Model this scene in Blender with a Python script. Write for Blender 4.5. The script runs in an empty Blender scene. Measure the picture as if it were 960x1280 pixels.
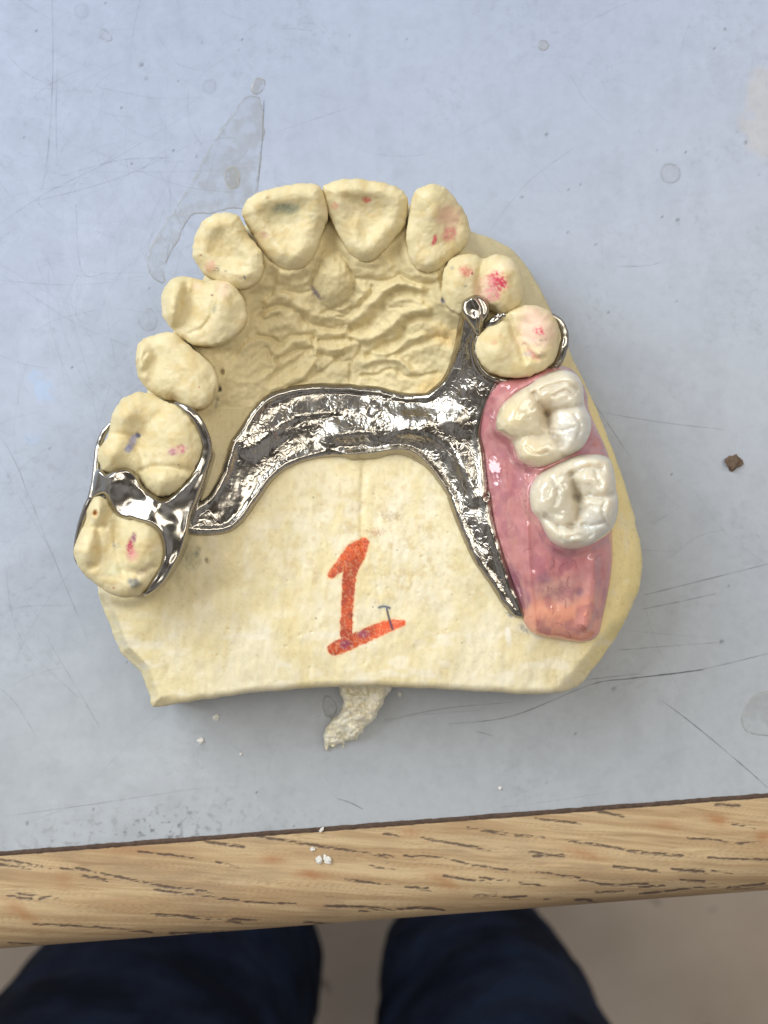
import bpy, math, random
import numpy as np
from mathutils import Vector
from mathutils import noise as mnoise
random.seed(7)
RS = np.random.RandomState(11)
sc = bpy.context.scene
COL = sc.collection
MM = 0.001

# ------------------------------------------------------------------ camera
HC = 210.0            # camera height above the table, mm
FPX = 1900.0          # focal length in photo pixels
cam_d = bpy.data.cameras.new('camera')
cam_d.sensor_width = 36.0
cam_d.lens = 36.0 * FPX / 1280.0
cam_d.clip_start = 0.01
cam_d.clip_end = 50.0
cam_d.dof.use_dof = True
cam_d.dof.focus_distance = 0.190
cam_d.dof.aperture_fstop = 42.0
cam = bpy.data.objects.new('camera', cam_d)
COL.objects.link(cam)
cam.location = (0, 0, HC * MM)
sc.camera = cam

# ------------------------------------------------------------------ world, lamps, exposure
world = bpy.data.worlds.new('World')
sc.world = world
world.use_nodes = True
nt = world.node_tree
for n in list(nt.nodes):
    nt.nodes.remove(n)
wo = nt.nodes.new('ShaderNodeOutputWorld')
wb = nt.nodes.new('ShaderNodeBackground')
wtc = nt.nodes.new('ShaderNodeTexCoord')
wn = nt.nodes.new('ShaderNodeTexNoise')
wn.inputs['Scale'].default_value = 2.3
wn.inputs['Detail'].default_value = 2.5
wr = nt.nodes.new('ShaderNodeValToRGB')
wr.color_ramp.elements[0].position = 0.42
wr.color_ramp.elements[0].color = (0.15, 0.145, 0.14, 1)
wr.color_ramp.elements[1].position = 0.60
wr.color_ramp.elements[1].color = (0.58, 0.58, 0.60, 1)
nt.links.new(wtc.outputs['Generated'], wn.inputs['Vector'])
nt.links.new(wn.outputs['Fac'], wr.inputs['Fac'])
wsp = nt.nodes.new('ShaderNodeSeparateXYZ')
nt.links.new(wtc.outputs['Generated'], wsp.inputs[0])
wz = nt.nodes.new('ShaderNodeValToRGB')
wz.color_ramp.elements[0].position = 0.55
wz.color_ramp.elements[0].color = (1.25, 1.25, 1.28, 1)
wz.color_ramp.elements[1].position = 0.93
wz.color_ramp.elements[1].color = (0.30, 0.255, 0.20, 1)
nt.links.new(wsp.outputs['Z'], wz.inputs['Fac'])
wmx = nt.nodes.new('ShaderNodeMix'); wmx.data_type = 'RGBA'; wmx.blend_type = 'MULTIPLY'; wmx.inputs[0].default_value = 1.0
nt.links.new(wr.outputs['Color'], wmx.inputs[6]); nt.links.new(wz.outputs['Color'], wmx.inputs[7])
nt.links.new(wmx.outputs[2], wb.inputs['Color'])
wb.inputs['Strength'].default_value = 0.72
nt.links.new(wb.outputs['Background'], wo.inputs['Surface'])


def area(name, loc, target, sx, sy, power, color):
    d = bpy.data.lights.new(name, 'AREA')
    d.shape = 'RECTANGLE'
    d.size = sx
    d.size_y = sy
    d.energy = power
    d.color = color
    o = bpy.data.objects.new(name, d)
    COL.objects.link(o)
    o.location = loc
    o.rotation_euler = (Vector(target) - Vector(loc)).to_track_quat('-Z', 'Y').to_euler()
    return o


area('window_light', (-0.66, 0.50, 0.68), (0, 0, 0), 0.80, 0.60, 12.4, (0.86, 0.93, 1.0))
area('ceiling_tube_light', (0.75, 0.45, 1.5), (0, 0, 0), 0.6, 1.4, 14, (1.0, 0.95, 0.86))
area('ceiling_panel_light', (-0.6, 0.15, 1.5), (0, 0, 0), 0.11, 1.3, 6.5, (1.0, 0.97, 0.92))

sc.view_settings.view_transform = 'Standard'
sc.view_settings.look = 'None'
sc.view_settings.exposure = 0.0
sc.view_settings.gamma = 1.0
sc.cycles.use_denoising = True
sc.cycles.max_bounces = 8

# ------------------------------------------------------------------ numeric helpers


def S(z):
    return (HC - z) / FPX      # mm per photo pixel at height z


def W(px, py, z):
    """photo pixel + height (mm) -> world metres"""
    px = np.asarray(px, float); py = np.asarray(py, float); z = np.asarray(z, float) + 0 * px
    s = S(z)
    return np.stack([(px - 480.0) * s * MM, (640.0 - py) * s * MM, z * MM], -1)


def PX(co):
    z = co[..., 2] / MM
    s = S(z) * MM
    return 480.0 + co[..., 0] / s, 640.0 - co[..., 1] / s


def cr(pts, n=8, closed=True):
    """Catmull-Rom through points of any dimension"""
    P = np.array(pts, float)
    N = len(P)
    out = []
    rng = range(N) if closed else range(N - 1)
    for i in rng:
        if closed:
            p0, p1, p2, p3 = P[(i - 1) % N], P[i], P[(i + 1) % N], P[(i + 2) % N]
        else:
            p0, p1, p2, p3 = P[max(i - 1, 0)], P[i], P[i + 1], P[min(i + 2, N - 1)]
        for k in range(n):
            t = k / n
            out.append(0.5 * ((2 * p1) + (-p0 + p2) * t + (2 * p0 - 5 * p1 + 4 * p2 - p3) * t * t + (-p0 + 3 * p1 - 3 * p2 + p3) * t ** 3))
    if not closed:
        out.append(P[-1])
    return np.array(out)


def zt(pts, ox, oy, k):
    return [(ox + p[0] / k, oy + p[1] / k) + tuple(p[2:]) for p in pts]


def poly_dist(P, X, Y, closed=True):
    """unsigned distance and nearest point to a polyline"""
    best = np.full(X.shape, 1e18)
    nx = np.zeros(X.shape); ny = np.zeros(X.shape)
    M = len(P)
    for i in range(M if closed else M - 1):
        a = P[i]; b = P[(i + 1) % M]
        dx, dy = b[0] - a[0], b[1] - a[1]
        L = dx * dx + dy * dy + 1e-12
        t = np.clip(((X - a[0]) * dx + (Y - a[1]) * dy) / L, 0, 1)
        qx = a[0] + t * dx; qy = a[1] + t * dy
        d = (X - qx) ** 2 + (Y - qy) ** 2
        m = d < best
        best = np.where(m, d, best); nx = np.where(m, qx, nx); ny = np.where(m, qy, ny)
    return np.sqrt(best), nx, ny


def inside(P, X, Y):
    c = np.zeros(X.shape, bool)
    M = len(P)
    for i in range(M):
        x1, y1 = P[i][:2]; x2, y2 = P[(i + 1) % M][:2]
        if y1 == y2:
            continue
        m = ((y1 > Y) != (y2 > Y)) & (X < (x2 - x1) * (Y - y1) / (y2 - y1) + x1)
        c ^= m
    return c


def sdf(P, X, Y):
    d, nx, ny = poly_dist(P, X, Y)
    return np.where(inside(P, X, Y), d, -d), nx, ny


def line_g(pts, X, Y, w, n=5):
    """gaussian profile of width w round an open curve, fading at both ends"""
    P = cr(pts, n, False)
    x0, x1 = P[:, 0].min() - 3 * w, P[:, 0].max() + 3 * w
    y0, y1 = P[:, 1].min() - 3 * w, P[:, 1].max() + 3 * w
    out = np.zeros(X.shape)
    m = (X > x0) & (X < x1) & (Y > y0) & (Y < y1)
    if m.any():
        d, _, _ = poly_dist(P, X[m], Y[m], False)
        out[m] = np.exp(-(d / w) ** 2)
    return out


_lat = RS.rand(256, 256)


def vn(x, y, s=0):
    x = x + s * 17.31; y = y + s * 9.77
    xi = np.floor(x).astype(int); yi = np.floor(y).astype(int)
    fx = x - xi; fy = y - yi
    fx = fx * fx * (3 - 2 * fx); fy = fy * fy * (3 - 2 * fy)
    a = _lat[xi & 255, yi & 255]; b = _lat[(xi + 1) & 255, yi & 255]
    c = _lat[xi & 255, (yi + 1) & 255]; d = _lat[(xi + 1) & 255, (yi + 1) & 255]
    return (a * (1 - fx) + b * fx) * (1 - fy) + (c * (1 - fx) + d * fx) * fy


def fbm(x, y, s=0, o=4):
    r = 0; a = 0.5; t = 0
    for i in range(o):
        r = r + a * vn(x * 2 ** i, y * 2 ** i, s + i * 3); t += a; a *= 0.5
    return r / t        # 0..1


def tps(ctrl):
    C = np.array(ctrl, float)
    n = len(C)
    def U(r2):
        return np.where(r2 > 1e-9, r2 * np.log(r2 + 1e-12), 0)
    D = ((C[:, None, :2] - C[None, :, :2]) ** 2).sum(-1) / 1e4
    A = np.zeros((n + 3, n + 3))
    A[:n, :n] = U(D) + np.eye(n) * 0.02
    A[:n, n] = 1; A[:n, n + 1:n + 3] = C[:, :2] / 100
    A[n, :n] = 1; A[n + 1:, :n] = C[:, :2].T / 100
    s = np.linalg.solve(A, np.concatenate([C[:, 2], [0, 0, 0]]))
    def f(X, Y):
        r = s[n] + s[n + 1] * X / 100 + s[n + 2] * Y / 100
        for i in range(n):
            r = r + s[i] * U(((X - C[i, 0]) ** 2 + (Y - C[i, 1]) ** 2) / 1e4)
        return r
    return f


def ell(X, Y, cx, cy, rx, ry, ang=0):
    a = math.radians(ang)
    dx, dy = X - cx, Y - cy
    u = dx * math.cos(a) + dy * math.sin(a); v = -dx * math.sin(a) + dy * math.cos(a)
    return np.exp(-((u / rx) ** 2 + (v / ry) ** 2))


def sm(x, a, b):
    t = np.clip((x - a) / (b - a), 0, 1)
    return t * t * (3 - 2 * t)


def lerp(a, b, t):
    return a + (b - a) * t


def rgb(r, g, b):
    f = lambda c: (c / 255 / 12.92) if c / 255 <= 0.04045 else ((c / 255 + 0.055) / 1.055) ** 2.4
    return np.array([f(r), f(g), f(b)])


# ------------------------------------------------------------------ mesh helpers
def make_obj(name, verts, faces, mat, parent=None, smooth=True, attrs=None, mats=None, fmat=None):
    me = bpy.data.meshes.new(name)
    verts = np.asarray(verts, np.float64)
    if isinstance(faces, np.ndarray):
        nf, k = faces.shape
        me.vertices.add(len(verts)); me.vertices.foreach_set('co', verts.ravel())
        me.loops.add(nf * k); me.loops.foreach_set('vertex_index', faces.ravel().astype(np.int32))
        me.polygons.add(nf)
        me.polygons.foreach_set('loop_start', (np.arange(nf) * k).astype(np.int32))
        me.polygons.foreach_set('loop_total', np.full(nf, k, np.int32))
        me.update(calc_edges=True)
    else:
        me.from_pydata([tuple(v) for v in verts], [], faces)
    me.validate()
    if smooth:
        me.polygons.foreach_set('use_smooth', np.ones(len(me.polygons), bool))
    if attrs:
        for an, av in attrs.items():
            av = np.asarray(av, float)
            if av.ndim == 2:
                a = me.attributes.new(an, 'FLOAT_COLOR', 'POINT')
                c = np.concatenate([av, np.ones((len(av), 1))], 1)
                a.data.foreach_set('color', c.ravel())
            else:
                a = me.attributes.new(an, 'FLOAT', 'POINT')
                a.data.foreach_set('value', av)
    for m in (mats or [mat]):
        me.materials.append(m)
    if fmat is not None:
        me.polygons.foreach_set('material_index', np.asarray(fmat, np.int32))
    me.update()
    o = bpy.data.objects.new(name, me)
    COL.objects.link(o)
    if parent is not None:
        o.parent = parent
    return o


def patch(poly, zf, step, levels):
    """height patch inside a closed outline given in photo pixels, with walls.
    levels: list of (z function of top z, inward factor)"""
    P = np.asarray(poly)
    x0, y0 = P.min(0)[:2] - 2 * step; x1, y1 = P.max(0)[:2] + 2 * step
    xs = np.arange(x0, x1, step); ys = np.arange(y0, y1, step)
    X, Y = np.meshgrid(xs, ys)
    d, nx, ny = sdf(P, X, Y)
    ins = d > 0.25 * step
    ok = ins | (np.abs(d) <= 1.05 * step)
    q = ok[:-1, :-1] & ok[1:, :-1] & ok[1:, 1:] & ok[:-1, 1:]
    q &= (ins[:-1, :-1].astype(int) + ins[1:, :-1] + ins[1:, 1:] + ins[:-1, 1:]) > 0
    Xs = np.where(ins, X, nx); Ys = np.where(ins, Y, ny); D = np.where(ins, d, 0.0)
    idx = np.arange(X.size).reshape(X.shape)
    F = np.stack([idx[:-1, :-1][q], idx[1:, :-1][q], idx[1:, 1:][q], idx[:-1, 1:][q]], 1)
    used = np.unique(F)
    remap = np.full(X.size, -1); remap[used] = np.arange(len(used))
    F = remap[F]
    px = Xs.ravel()[used]; py = Ys.ravel()[used]; dd = D.ravel()[used]
    z = zf(px, py, dd)
    V = W(px, py, z)
    # ensure upward faces
    a, b, c = V[F[0, 0]], V[F[0, 1]], V[F[0, 2]]
    n = np.cross(b - a, c - b)[2]
    if n < 0:
        F = F[:, ::-1]
    # boundary
    E = np.concatenate([F[:, [i, (i + 1) % 4]] for i in range(4)])
    key = np.sort(E, 1); key = key[:, 0] * len(used) + key[:, 1]
    u, first, cnt = np.unique(key, return_index=True, return_counts=True)
    B = E[first[cnt == 1]]
    bv = np.unique(B)
    nV = len(V)
    allV = [V]; allF = [F]; pxs = [px]; pys = [py]; ds = [dd]
    cur = bv.copy()
    cen = V[bv].mean(0)
    m0 = np.full(nV, -1)
    prev = np.full(nV, -1); prev[bv] = bv
    off = nV
    for zfun, shrink in levels:
        lv = V[bv].copy()
        lv[:, 2] = zfun(z[bv]) * MM
        lv[:, :2] = cen[:2] + (lv[:, :2] - cen[:2]) * shrink
        new = np.full(nV, -1); new[bv] = off + np.arange(len(bv))
        allF.append(np.stack([prev[B[:, 1]], prev[B[:, 0]], new[B[:, 0]], new[B[:, 1]]], 1))
        allV.append(lv); pxs.append(px[bv]); pys.append(py[bv]); ds.append(dd[bv] * 0)
        prev = new; off += len(bv)
    return np.concatenate(allV), np.concatenate(allF), np.concatenate(pxs), np.concatenate(pys), np.concatenate(ds)


# ------------------------------------------------------------------ materials
def mat_new(name):
    m = bpy.data.materials.new(name)
    m.use_nodes = True
    return m, m.node_tree, m.node_tree.nodes['Principled BSDF']


def N(t, kind, **kw):
    n = t.nodes.new(kind)
    for k, v in kw.items():
        if k in n.inputs:
            n.inputs[k].default_value = v
        else:
            setattr(n, k, v)
    return n


def noise_tex(t, scale, detail=4, rough=0.55, vec=None, dist=0.0):
    n = N(t, 'ShaderNodeTexNoise')
    n.inputs['Scale'].default_value = scale
    n.inputs['Detail'].default_value = detail
    n.inputs['Roughness'].default_value = rough
    n.inputs['Distortion'].default_value = dist
    if vec is not None:
        t.links.new(vec, n.inputs['Vector'])
    return n


def ramp(t, src, stops):
    r = N(t, 'ShaderNodeValToRGB')
    e = r.color_ramp.elements
    while len(e) < len(stops):
        e.new(0.5)
    for i, (p, c) in enumerate(stops):
        e[i].position = p
        e[i].color = (c, c, c, 1) if not hasattr(c, '__len__') else (*c, 1)
    t.links.new(src, r.inputs['Fac'])
    return r


def mix(t, a, b, fac, mode='MIX'):
    m = N(t, 'ShaderNodeMix', data_type='RGBA', blend_type=mode)
    for s, v in ((6, a), (7, b)):
        if hasattr(v, 'links') or isinstance(v, bpy.types.NodeSocket):
            t.links.new(v, m.inputs[s])
        else:
            m.inputs[s].default_value = (*v, 1)
    if isinstance(fac, bpy.types.NodeSocket):
        t.links.new(fac, m.inputs[0])
    else:
        m.inputs[0].default_value = fac
    return m.outputs[2]


def math_n(t, op, a, b=None, clamp=False):
    m = N(t, 'ShaderNodeMath', operation=op, use_clamp=clamp)
    for i, v in enumerate((a, b)):
        if v is None:
            continue
        if isinstance(v, bpy.types.NodeSocket):
            t.links.new(v, m.inputs[i])
        else:
            m.inputs[i].default_value = v
    return m.outputs[0]


def bump(t, bsdf, height, strength, dist, prev=None, sock='Normal'):
    b = N(t, 'ShaderNodeBump')
    b.inputs['Strength'].default_value = strength
    b.inputs['Distance'].default_value = dist
    t.links.new(height, b.inputs['Height'])
    if prev is not None:
        t.links.new(prev, b.inputs['Normal'])
    if bsdf is not None:
        t.links.new(b.outputs[0], bsdf.inputs[sock])
    return b.outputs[0]


def coords(t):
    return N(t, 'ShaderNodeTexCoord').outputs['Object']


def attr(t, name):
    return N(t, 'ShaderNodeAttribute', attribute_name=name)


# plaster (the pigment of stains comes from the colour attribute)
def plaster_mat(name, fine):
    m, t, b = mat_new(name)
    oc = coords(t)
    base = attr(t, 'tint').outputs['Color']
    n1 = noise_tex(t, 260, 5, 0.6, oc)
    n2 = noise_tex(t, 1500, 3, 0.6, oc)
    c = mix(t, base, ramp(t, n1.outputs['Fac'], [(0.3, (0.90, 0.90, 0.87)), (0.7, (1.05, 1.05, 1.06))]).outputs['Color'], 0.8, 'MULTIPLY')
    c = mix(t, c, ramp(t, n2.outputs['Fac'], [(0.3, 0.96), (0.7, 1.03)]).outputs['Color'], 0.6, 'MULTIPLY')
    # tiny pits
    v = N(t, 'ShaderNodeTexVoronoi'); v.inputs['Scale'].default_value = 420
    t.links.new(oc, v.inputs['Vector'])
    pit = ramp(t, v.outputs['Distance'], [(0.0, 1.0), (0.075, 0.0)])
    sel = ramp(t, v.outputs['Color'], [(0.55, 0.0), (0.62, 1.0)])
    pm = math_n(t, 'MULTIPLY', pit.outputs['Color'], sel.outputs['Color'])
    pm = math_n(t, 'MULTIPLY', pm, fine)
    c = mix(t, c, (0.10, 0.08, 0.06), math_n(t, 'MULTIPLY', pm, 0.7))
    t.links.new(c, b.inputs['Base Color'])
    b.inputs['Roughness'].default_value = 0.56
    b.inputs['Specular IOR Level'].default_value = 0.34
    b.inputs['Subsurface Weight'].default_value = 0.12
    b.inputs['Subsurface Radius'].default_value = (1.0, 0.7, 0.4)
    b.inputs['Subsurface Scale'].default_value = 0.0006
    h = noise_tex(t, 900, 5, 0.65, oc)
    p1 = bump(t, None, h.outputs['Fac'], 0.22 if fine > 0.5 else 0.12, 0.00012)
    h2 = noise_tex(t, 190, 4, 0.6, oc)
    p2 = bump(t, None, h2.outputs['Fac'], 0.16 if fine > 0.5 else 0.10, 0.0004, p1)
    bump(t, b, pm, 0.5, -0.0001, p2)
    return m


M_plaster = plaster_mat('plaster', 1.0)
M_tooth = plaster_mat('tooth_plaster', 0.35)


def metal_mat():
    m, t, b = mat_new('cast_metal')
    oc = coords(t)
    a = attr(t, 'texture')
    b.inputs['Metallic'].default_value = 1.0
    b.inputs['Base Color'].default_value = (0.385, 0.355, 0.305, 1)
    r = noise_tex(t, 500, 3, 0.5, oc)
    rr = N(t, 'ShaderNodeMapRange'); rr.inputs[1].default_value = 0.3; rr.inputs[2].default_value = 0.7
    rr.inputs[3].default_value = 0.15; rr.inputs[4].default_value = 0.30
    t.links.new(r.outputs['Fac'], rr.inputs[0]); t.links.new(rr.outputs[0], b.inputs['Roughness'])
    # fine crumpled relief of the stippled part
    w = noise_tex(t, 900, 1.5, 0.5, oc, 0.8)
    ridged = math_n(t, 'ABSOLUTE', math_n(t, 'SUBTRACT', w.outputs['Fac'], 0.5))
    rd = ramp(t, ridged, [(0.0, 1.0), (0.035, 0.55), (0.10, 0.0)])
    hh = math_n(t, 'MULTIPLY', rd.outputs['Color'], a.outputs['Fac'])
    p = bump(t, None, hh, 0.42, 0.00010)
    w2 = noise_tex(t, 230, 2, 0.5, oc, 0.6)
    bump(t, b, w2.outputs['Fac'], 0.05, 0.0004, p)
    return m


M_metal = metal_mat()


def acrylic_mat():
    m, t, b = mat_new('pink_acrylic')
    oc = coords(t)
    base = attr(t, 'tint').outputs['Color']
    n = noise_tex(t, 300, 4, 0.6, oc)
    c = mix(t, base, ramp(t, n.outputs['Fac'], [(0.3, (0.84, 0.74, 0.80)), (0.7, (1.10, 1.18, 1.12))]).outputs['Color'], 0.8, 'MULTIPLY')
    # short red fibres
    mp = N(t, 'ShaderNodeMapping'); mp.inputs['Scale'].default_value = (1, 0.35, 1); mp.inputs['Rotation'].default_value = (0, 0, 0.5)
    t.links.new(oc, mp.inputs['Vector'])
    f = noise_tex(t, 520, 2, 0.5, mp.outputs[0], 2.2)
    fr = ramp(t, f.outputs['Fac'], [(0.485, 0.0), (0.50, 1.0), (0.515, 0.0)])
    sel = noise_tex(t, 240, 1, 0.5, oc)
    sr = ramp(t, sel.outputs['Fac'], [(0.60, 0.0), (0.68, 0.7)])
    c = mix(t, c, (0.25, 0.03, 0.04), math_n(t, 'MULTIPLY', fr.outputs['Color'], sr.outputs['Color']))
    t.links.new(c, b.inputs['Base Color'])
    b.inputs['Roughness'].default_value = 0.12
    b.inputs['Subsurface Weight'].default_value = 0.45
    b.inputs['Subsurface Radius'].default_value = (1.0, 0.6, 0.55)
    b.inputs['Subsurface Scale'].default_value = 0.0012
    b.inputs['Coat Weight'].default_value = 0.9
    b.inputs['Coat Roughness'].default_value = 0.03
    h = noise_tex(t, 170, 3, 0.5, oc)
    p = bump(t, b, h.outputs['Fac'], 0.06, 0.0005)
    t.links.new(p, b.inputs['Coat Normal'])
    return m


M_acrylic = acrylic_mat()


def enamel_mat():
    m, t, b = mat_new('resin_enamel')
    oc = coords(t)
    t.links.new(attr(t, 'tint').outputs['Color'], b.inputs['Base Color'])
    b.inputs['Roughness'].default_value = 0.16
    b.inputs['Subsurface Weight'].default_value = 0.85
    b.inputs['Subsurface Radius'].default_value = (1.0, 0.85, 0.65)
    b.inputs['Subsurface Scale'].default_value = 0.0016
    b.inputs['Coat Weight'].default_value = 0.8
    b.inputs['Coat Roughness'].default_value = 0.04
    h = noise_tex(t, 330, 3, 0.5, oc)
    p = bump(t, b, h.outputs['Fac'], 0.3, 0.0005)
    t.links.new(p, b.inputs['Coat Normal'])
    return m


M_enamel = enamel_mat()


def simple(name, color, rough=0.5, spec=0.4):
    m, t, b = mat_new(name)
    oc = coords(t)
    n = noise_tex(t, 1200, 4, 0.6, oc)
    c = mix(t, color, ramp(t, n.outputs['Fac'], [(0.3, 0.7), (0.7, 1.2)]).outputs['Color'], 1.0, 'MULTIPLY')
    t.links.new(c, b.inputs['Base Color'])
    b.inputs['Roughness'].default_value = rough
    b.inputs['Specular IOR Level'].default_value = spec
    bump(t, b, n.outputs['Fac'], 0.5, 0.0002)
    return m


def tag(o, label, cat, group=None, kind=None):
    if label:
        o['label'] = label
    if cat:
        o['category'] = cat
    if group:
        o['group'] = group
    if kind:
        o['kind'] = kind
    return o


def empty(name, loc=(0, 0, 0)):
    o = bpy.data.objects.new(name, None)
    o.empty_display_size = 0.01
    COL.objects.link(o)
    o.location = loc
    return o


# ================================================================== WORKBENCH
TH = math.radians(4.35)
eu = np.array([math.cos(TH), math.sin(TH)])            # along the front edge, to the right
ev = np.array([-math.sin(TH), math.cos(TH)])           # away from the viewer
p0 = W(0, 1066, 0.0)[:2]; p1 = W(960, 993, 0.0)[:2]
eu = (p1 - p0) / np.linalg.norm(p1 - p0); ev = np.array([-eu[1], eu[0]])
E0 = p0 + eu * 0.0                                     # a point on the seam


def UV(u, v, z=0.0):
    u = np.asarray(u); v = np.asarray(v)
    x = E0[0] + eu[0] * u + ev[0] * v
    y = E0[1] + eu[1] * u + ev[1] * v
    return np.stack([x, y, np.zeros_like(x) + z], -1)


def bench_material():
    m, t, b = mat_new('laminate')
    oc = coords(t)
    tint = attr(t, 'tint').outputs['Color']
    n1 = noise_tex(t, 14, 4, 0.6, oc)
    c = mix(t, tint, ramp(t, n1.outputs['Fac'], [(0.35, (0.95, 0.95, 0.96)), (0.65, (1.04, 1.04, 1.03))]).outputs['Color'], 1.0, 'MULTIPLY')
    n2 = noise_tex(t, 500, 4, 0.7, oc)
    c = mix(t, c, ramp(t, n2.outputs['Fac'], [(0.3, 0.95), (0.7, 1.04)]).outputs['Color'], 1.0, 'MULTIPLY')
    # grubby speckle, where the dirt attribute says
    n3 = noise_tex(t, 900, 3, 0.6, oc)
    dr = ramp(t, n3.outputs['Fac'], [(0.52, 0.0), (0.66, 1.0)])
    c = mix(t, c, (0.10, 0.09, 0.085), math_n(t, 'MULTIPLY', dr.outputs['Color'], attr(t, 'dirt').outputs['Fac']))
    t.links.new(c, b.inputs['Base Color'])
    b.inputs['Specular IOR Level'].default_value = 0.45
    rr = N(t, 'ShaderNodeMapRange'); rr.inputs[3].default_value = 0.30; rr.inputs[4].default_value = 0.44
    t.links.new(noise_tex(t, 60, 4, 0.6, oc).outputs['Fac'], rr.inputs[0])
    t.links.new(rr.outputs[0], b.inputs['Roughness'])
    p = bump(t, None, noise_tex(t, 420, 2, 0.5, oc).outputs['Fac'], 0.12, 0.0002)
    bump(t, b, noise_tex(t, 90, 3, 0.5, oc).outputs['Fac'], 0.10, 0.0005, p)
    return m


def film_mat(name, color, alpha, rough):
    m, t, b = mat_new(name)
    oc = coords(t)
    b.inputs['Base Color'].default_value = (*color, 1)
    b.inputs['Roughness'].default_value = rough
    a = attr(t, 'cover').outputs['Fac']
    n = noise_tex(t, 420, 4, 0.65, oc)
    al = math_n(t, 'MULTIPLY', a, ramp(t, n.outputs['Fac'], [(0.3, 0.75), (0.7, 1.0)]).outputs['Color'])
    al = math_n(t, 'MULTIPLY', al, alpha, True)
    t.links.new(al, b.inputs['Alpha'])
    bump(t, b, noise_tex(t, 500, 3, 0.6, oc).outputs['Fac'], 0.5, 0.0002)
    return m


M_lam = bench_material()
M_scr_dark = film_mat('scratch_dark', (0.05, 0.05, 0.055), 1.0, 0.5)
M_scr_pale = film_mat('scratch_pale', (0.80, 0.82, 0.86), 1.0, 0.4)

bench = empty('workbench', tuple(UV(0.05, 0, 0)))
bench_loc = np.array(bench.location)
tag(bench, 'scratched pale blue grey workbench top with an oak front edge', 'workbench', kind='structure')


def bench_part(name, V, F, mat, **kw):
    o = make_obj(name, V - bench_loc, F, mat, bench, **kw)
    return o


us = np.concatenate([[-0.55, -0.3, -0.12, -0.04], np.arange(-0.02, 0.135, 0.00028), [0.15, 0.2, 0.3, 0.6]])
vs = np.concatenate([[0.0], np.arange(0.0003, 0.15, 0.00028), [0.17, 0.22, 0.35, 0.6]])
Ug, Vg = np.meshgrid(us, vs)
TV = UV(Ug.ravel(), Vg.ravel(), 0.0)
tx, ty = PX(TV)
nu, nv = len(us), len(vs)
idx = np.arange(nu * nv).reshape(nv, nu)
TF = np.stack([idx[:-1, :-1], idx[:-1, 1:], idx[1:, 1:], idx[1:, :-1]], -1).reshape(-1, 4)
tint = np.tile(rgb(158, 165, 178), (len(TV), 1))
near = (tx > -200) & (tx < 1200) & (ty > -200) & (ty < 1300)
# tint gradient across the laminate: bluer to the far left, greyer to the near right
g = sm((tx - 480) / 480 * 0.45 + (ty - 500) / 500, -1.0, 0.9)[:, None]
tint = tint * lerp(np.array([0.99, 1.02, 1.10]), np.array([1.02, 0.995, 0.925]), g)
tint = tint * lerp(np.ones(3), np.array([1.02, 1.0, .95]), sm(ty, 600, 950)[:, None])
dirt = np.zeros(len(TV))
dirt += 0.75 * ell(tx, ty, 150, 1042, 130, 17, -5) * fbm(tx / 30, ty / 10, 4)
dirt += 0.5 * ell(tx, ty, 215, 1030, 60, 26, -5)
dirt += 0.35 * ell(tx, ty, 412, 890, 16, 26)
dirt += 0.12 * sm(fbm(tx / 90, ty / 90, 2), 0.5, 0.75)
tint = lerp(tint, rgb(150, 172, 205), (0.55 * sm(ell(tx, ty, 52, 484, 26, 16, 60) * fbm(tx / 6, ty / 6, 5) * 2, 0.35, 0.8))[:, None])
tint = lerp(tint, rgb(150, 172, 205), (0.35 * sm(ell(tx, ty, 38, 548, 14, 10, 0) * fbm(tx / 6, ty / 6, 5) * 2, 0.4, 0.8))[:, None])
tint = lerp(tint, rgb(172, 168, 166), (0.6 * sm(ell(tx, ty, 952, 140, 32, 60, 0) * fbm(tx / 14, ty / 14, 6) * 2, 0.3, 0.8))[:, None])
# faint dried rings
for (cx, cy, r, k) in ((838, 217, 12, .35), (262, 108, 8, .5), (102, 14, 9, .4), (180, 80, 7, .2), (8, 203, 7, .3)):
    rr_ = np.hypot(tx - cx, ty - cy)
    tint = tint * (1 - 0.3 * k * np.exp(-((rr_ - r) / 1.3) ** 2))[:, None]
    tint = tint * (1 - 0.12 * k * (rr_ < r))[:, None]
sml = sm(fbm(tx / 60, ty / 45, 201), .46, .72) * sm(tx, 620, 120)
tint = tint * (1 + 0.05 * sml)[:, None]
tint = tint * lerp(1.0, 0.955, sm(fbm(tx / 26, ty / 40, 205), .5, .72))[:, None]
tint = tint * lerp(1.0, 0.97, sm(fbm(tx / 7, ty / 6, 208), .52, .7))[:, None]
# specks
specks = [(683, 168, 2.2), (847, 275, 2.4), (906, 36, 1.8), (893, 61, 1.2), (745, 306, 1.5), (652, 246, 1.6), (949, 218, 1.2), (165, 204, 1.6), (152, 135, 1.6),
          (767, 861, 1.9), (902, 802, 2.4), (177, 81, 2.2), (246, 195, 1.6), (932, 178, 2.2), (183, 98, 1.7), (217, 188, 1.5), (90, 459, 1.5), (845, 376, 1.2), (34, 1029, 2), (117, 1012, 1.5), (760, 390, 1.5)]
for i in range(110):
    specks.append((RS.uniform(0, 960), RS.uniform(0, 1050), RS.uniform(0.5, 1.1)))
for (cx, cy, r) in specks:
    m = (np.abs(tx - cx) < 8) & (np.abs(ty - cy) < 8)
    k = np.exp(-(((tx[m] - cx) / r) ** 2 + ((ty[m] - cy) / r) ** 2) ** 1.5)
    tint[m] = lerp(tint[m], rgb(70, 68, 68), (0.75 * k)[:, None])

# scratches: hair-thin strips 0.02 mm proud, in the same mesh as the top
SV, SF, SM, SC = [], [], [], []
nbase = len(TV)


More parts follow.
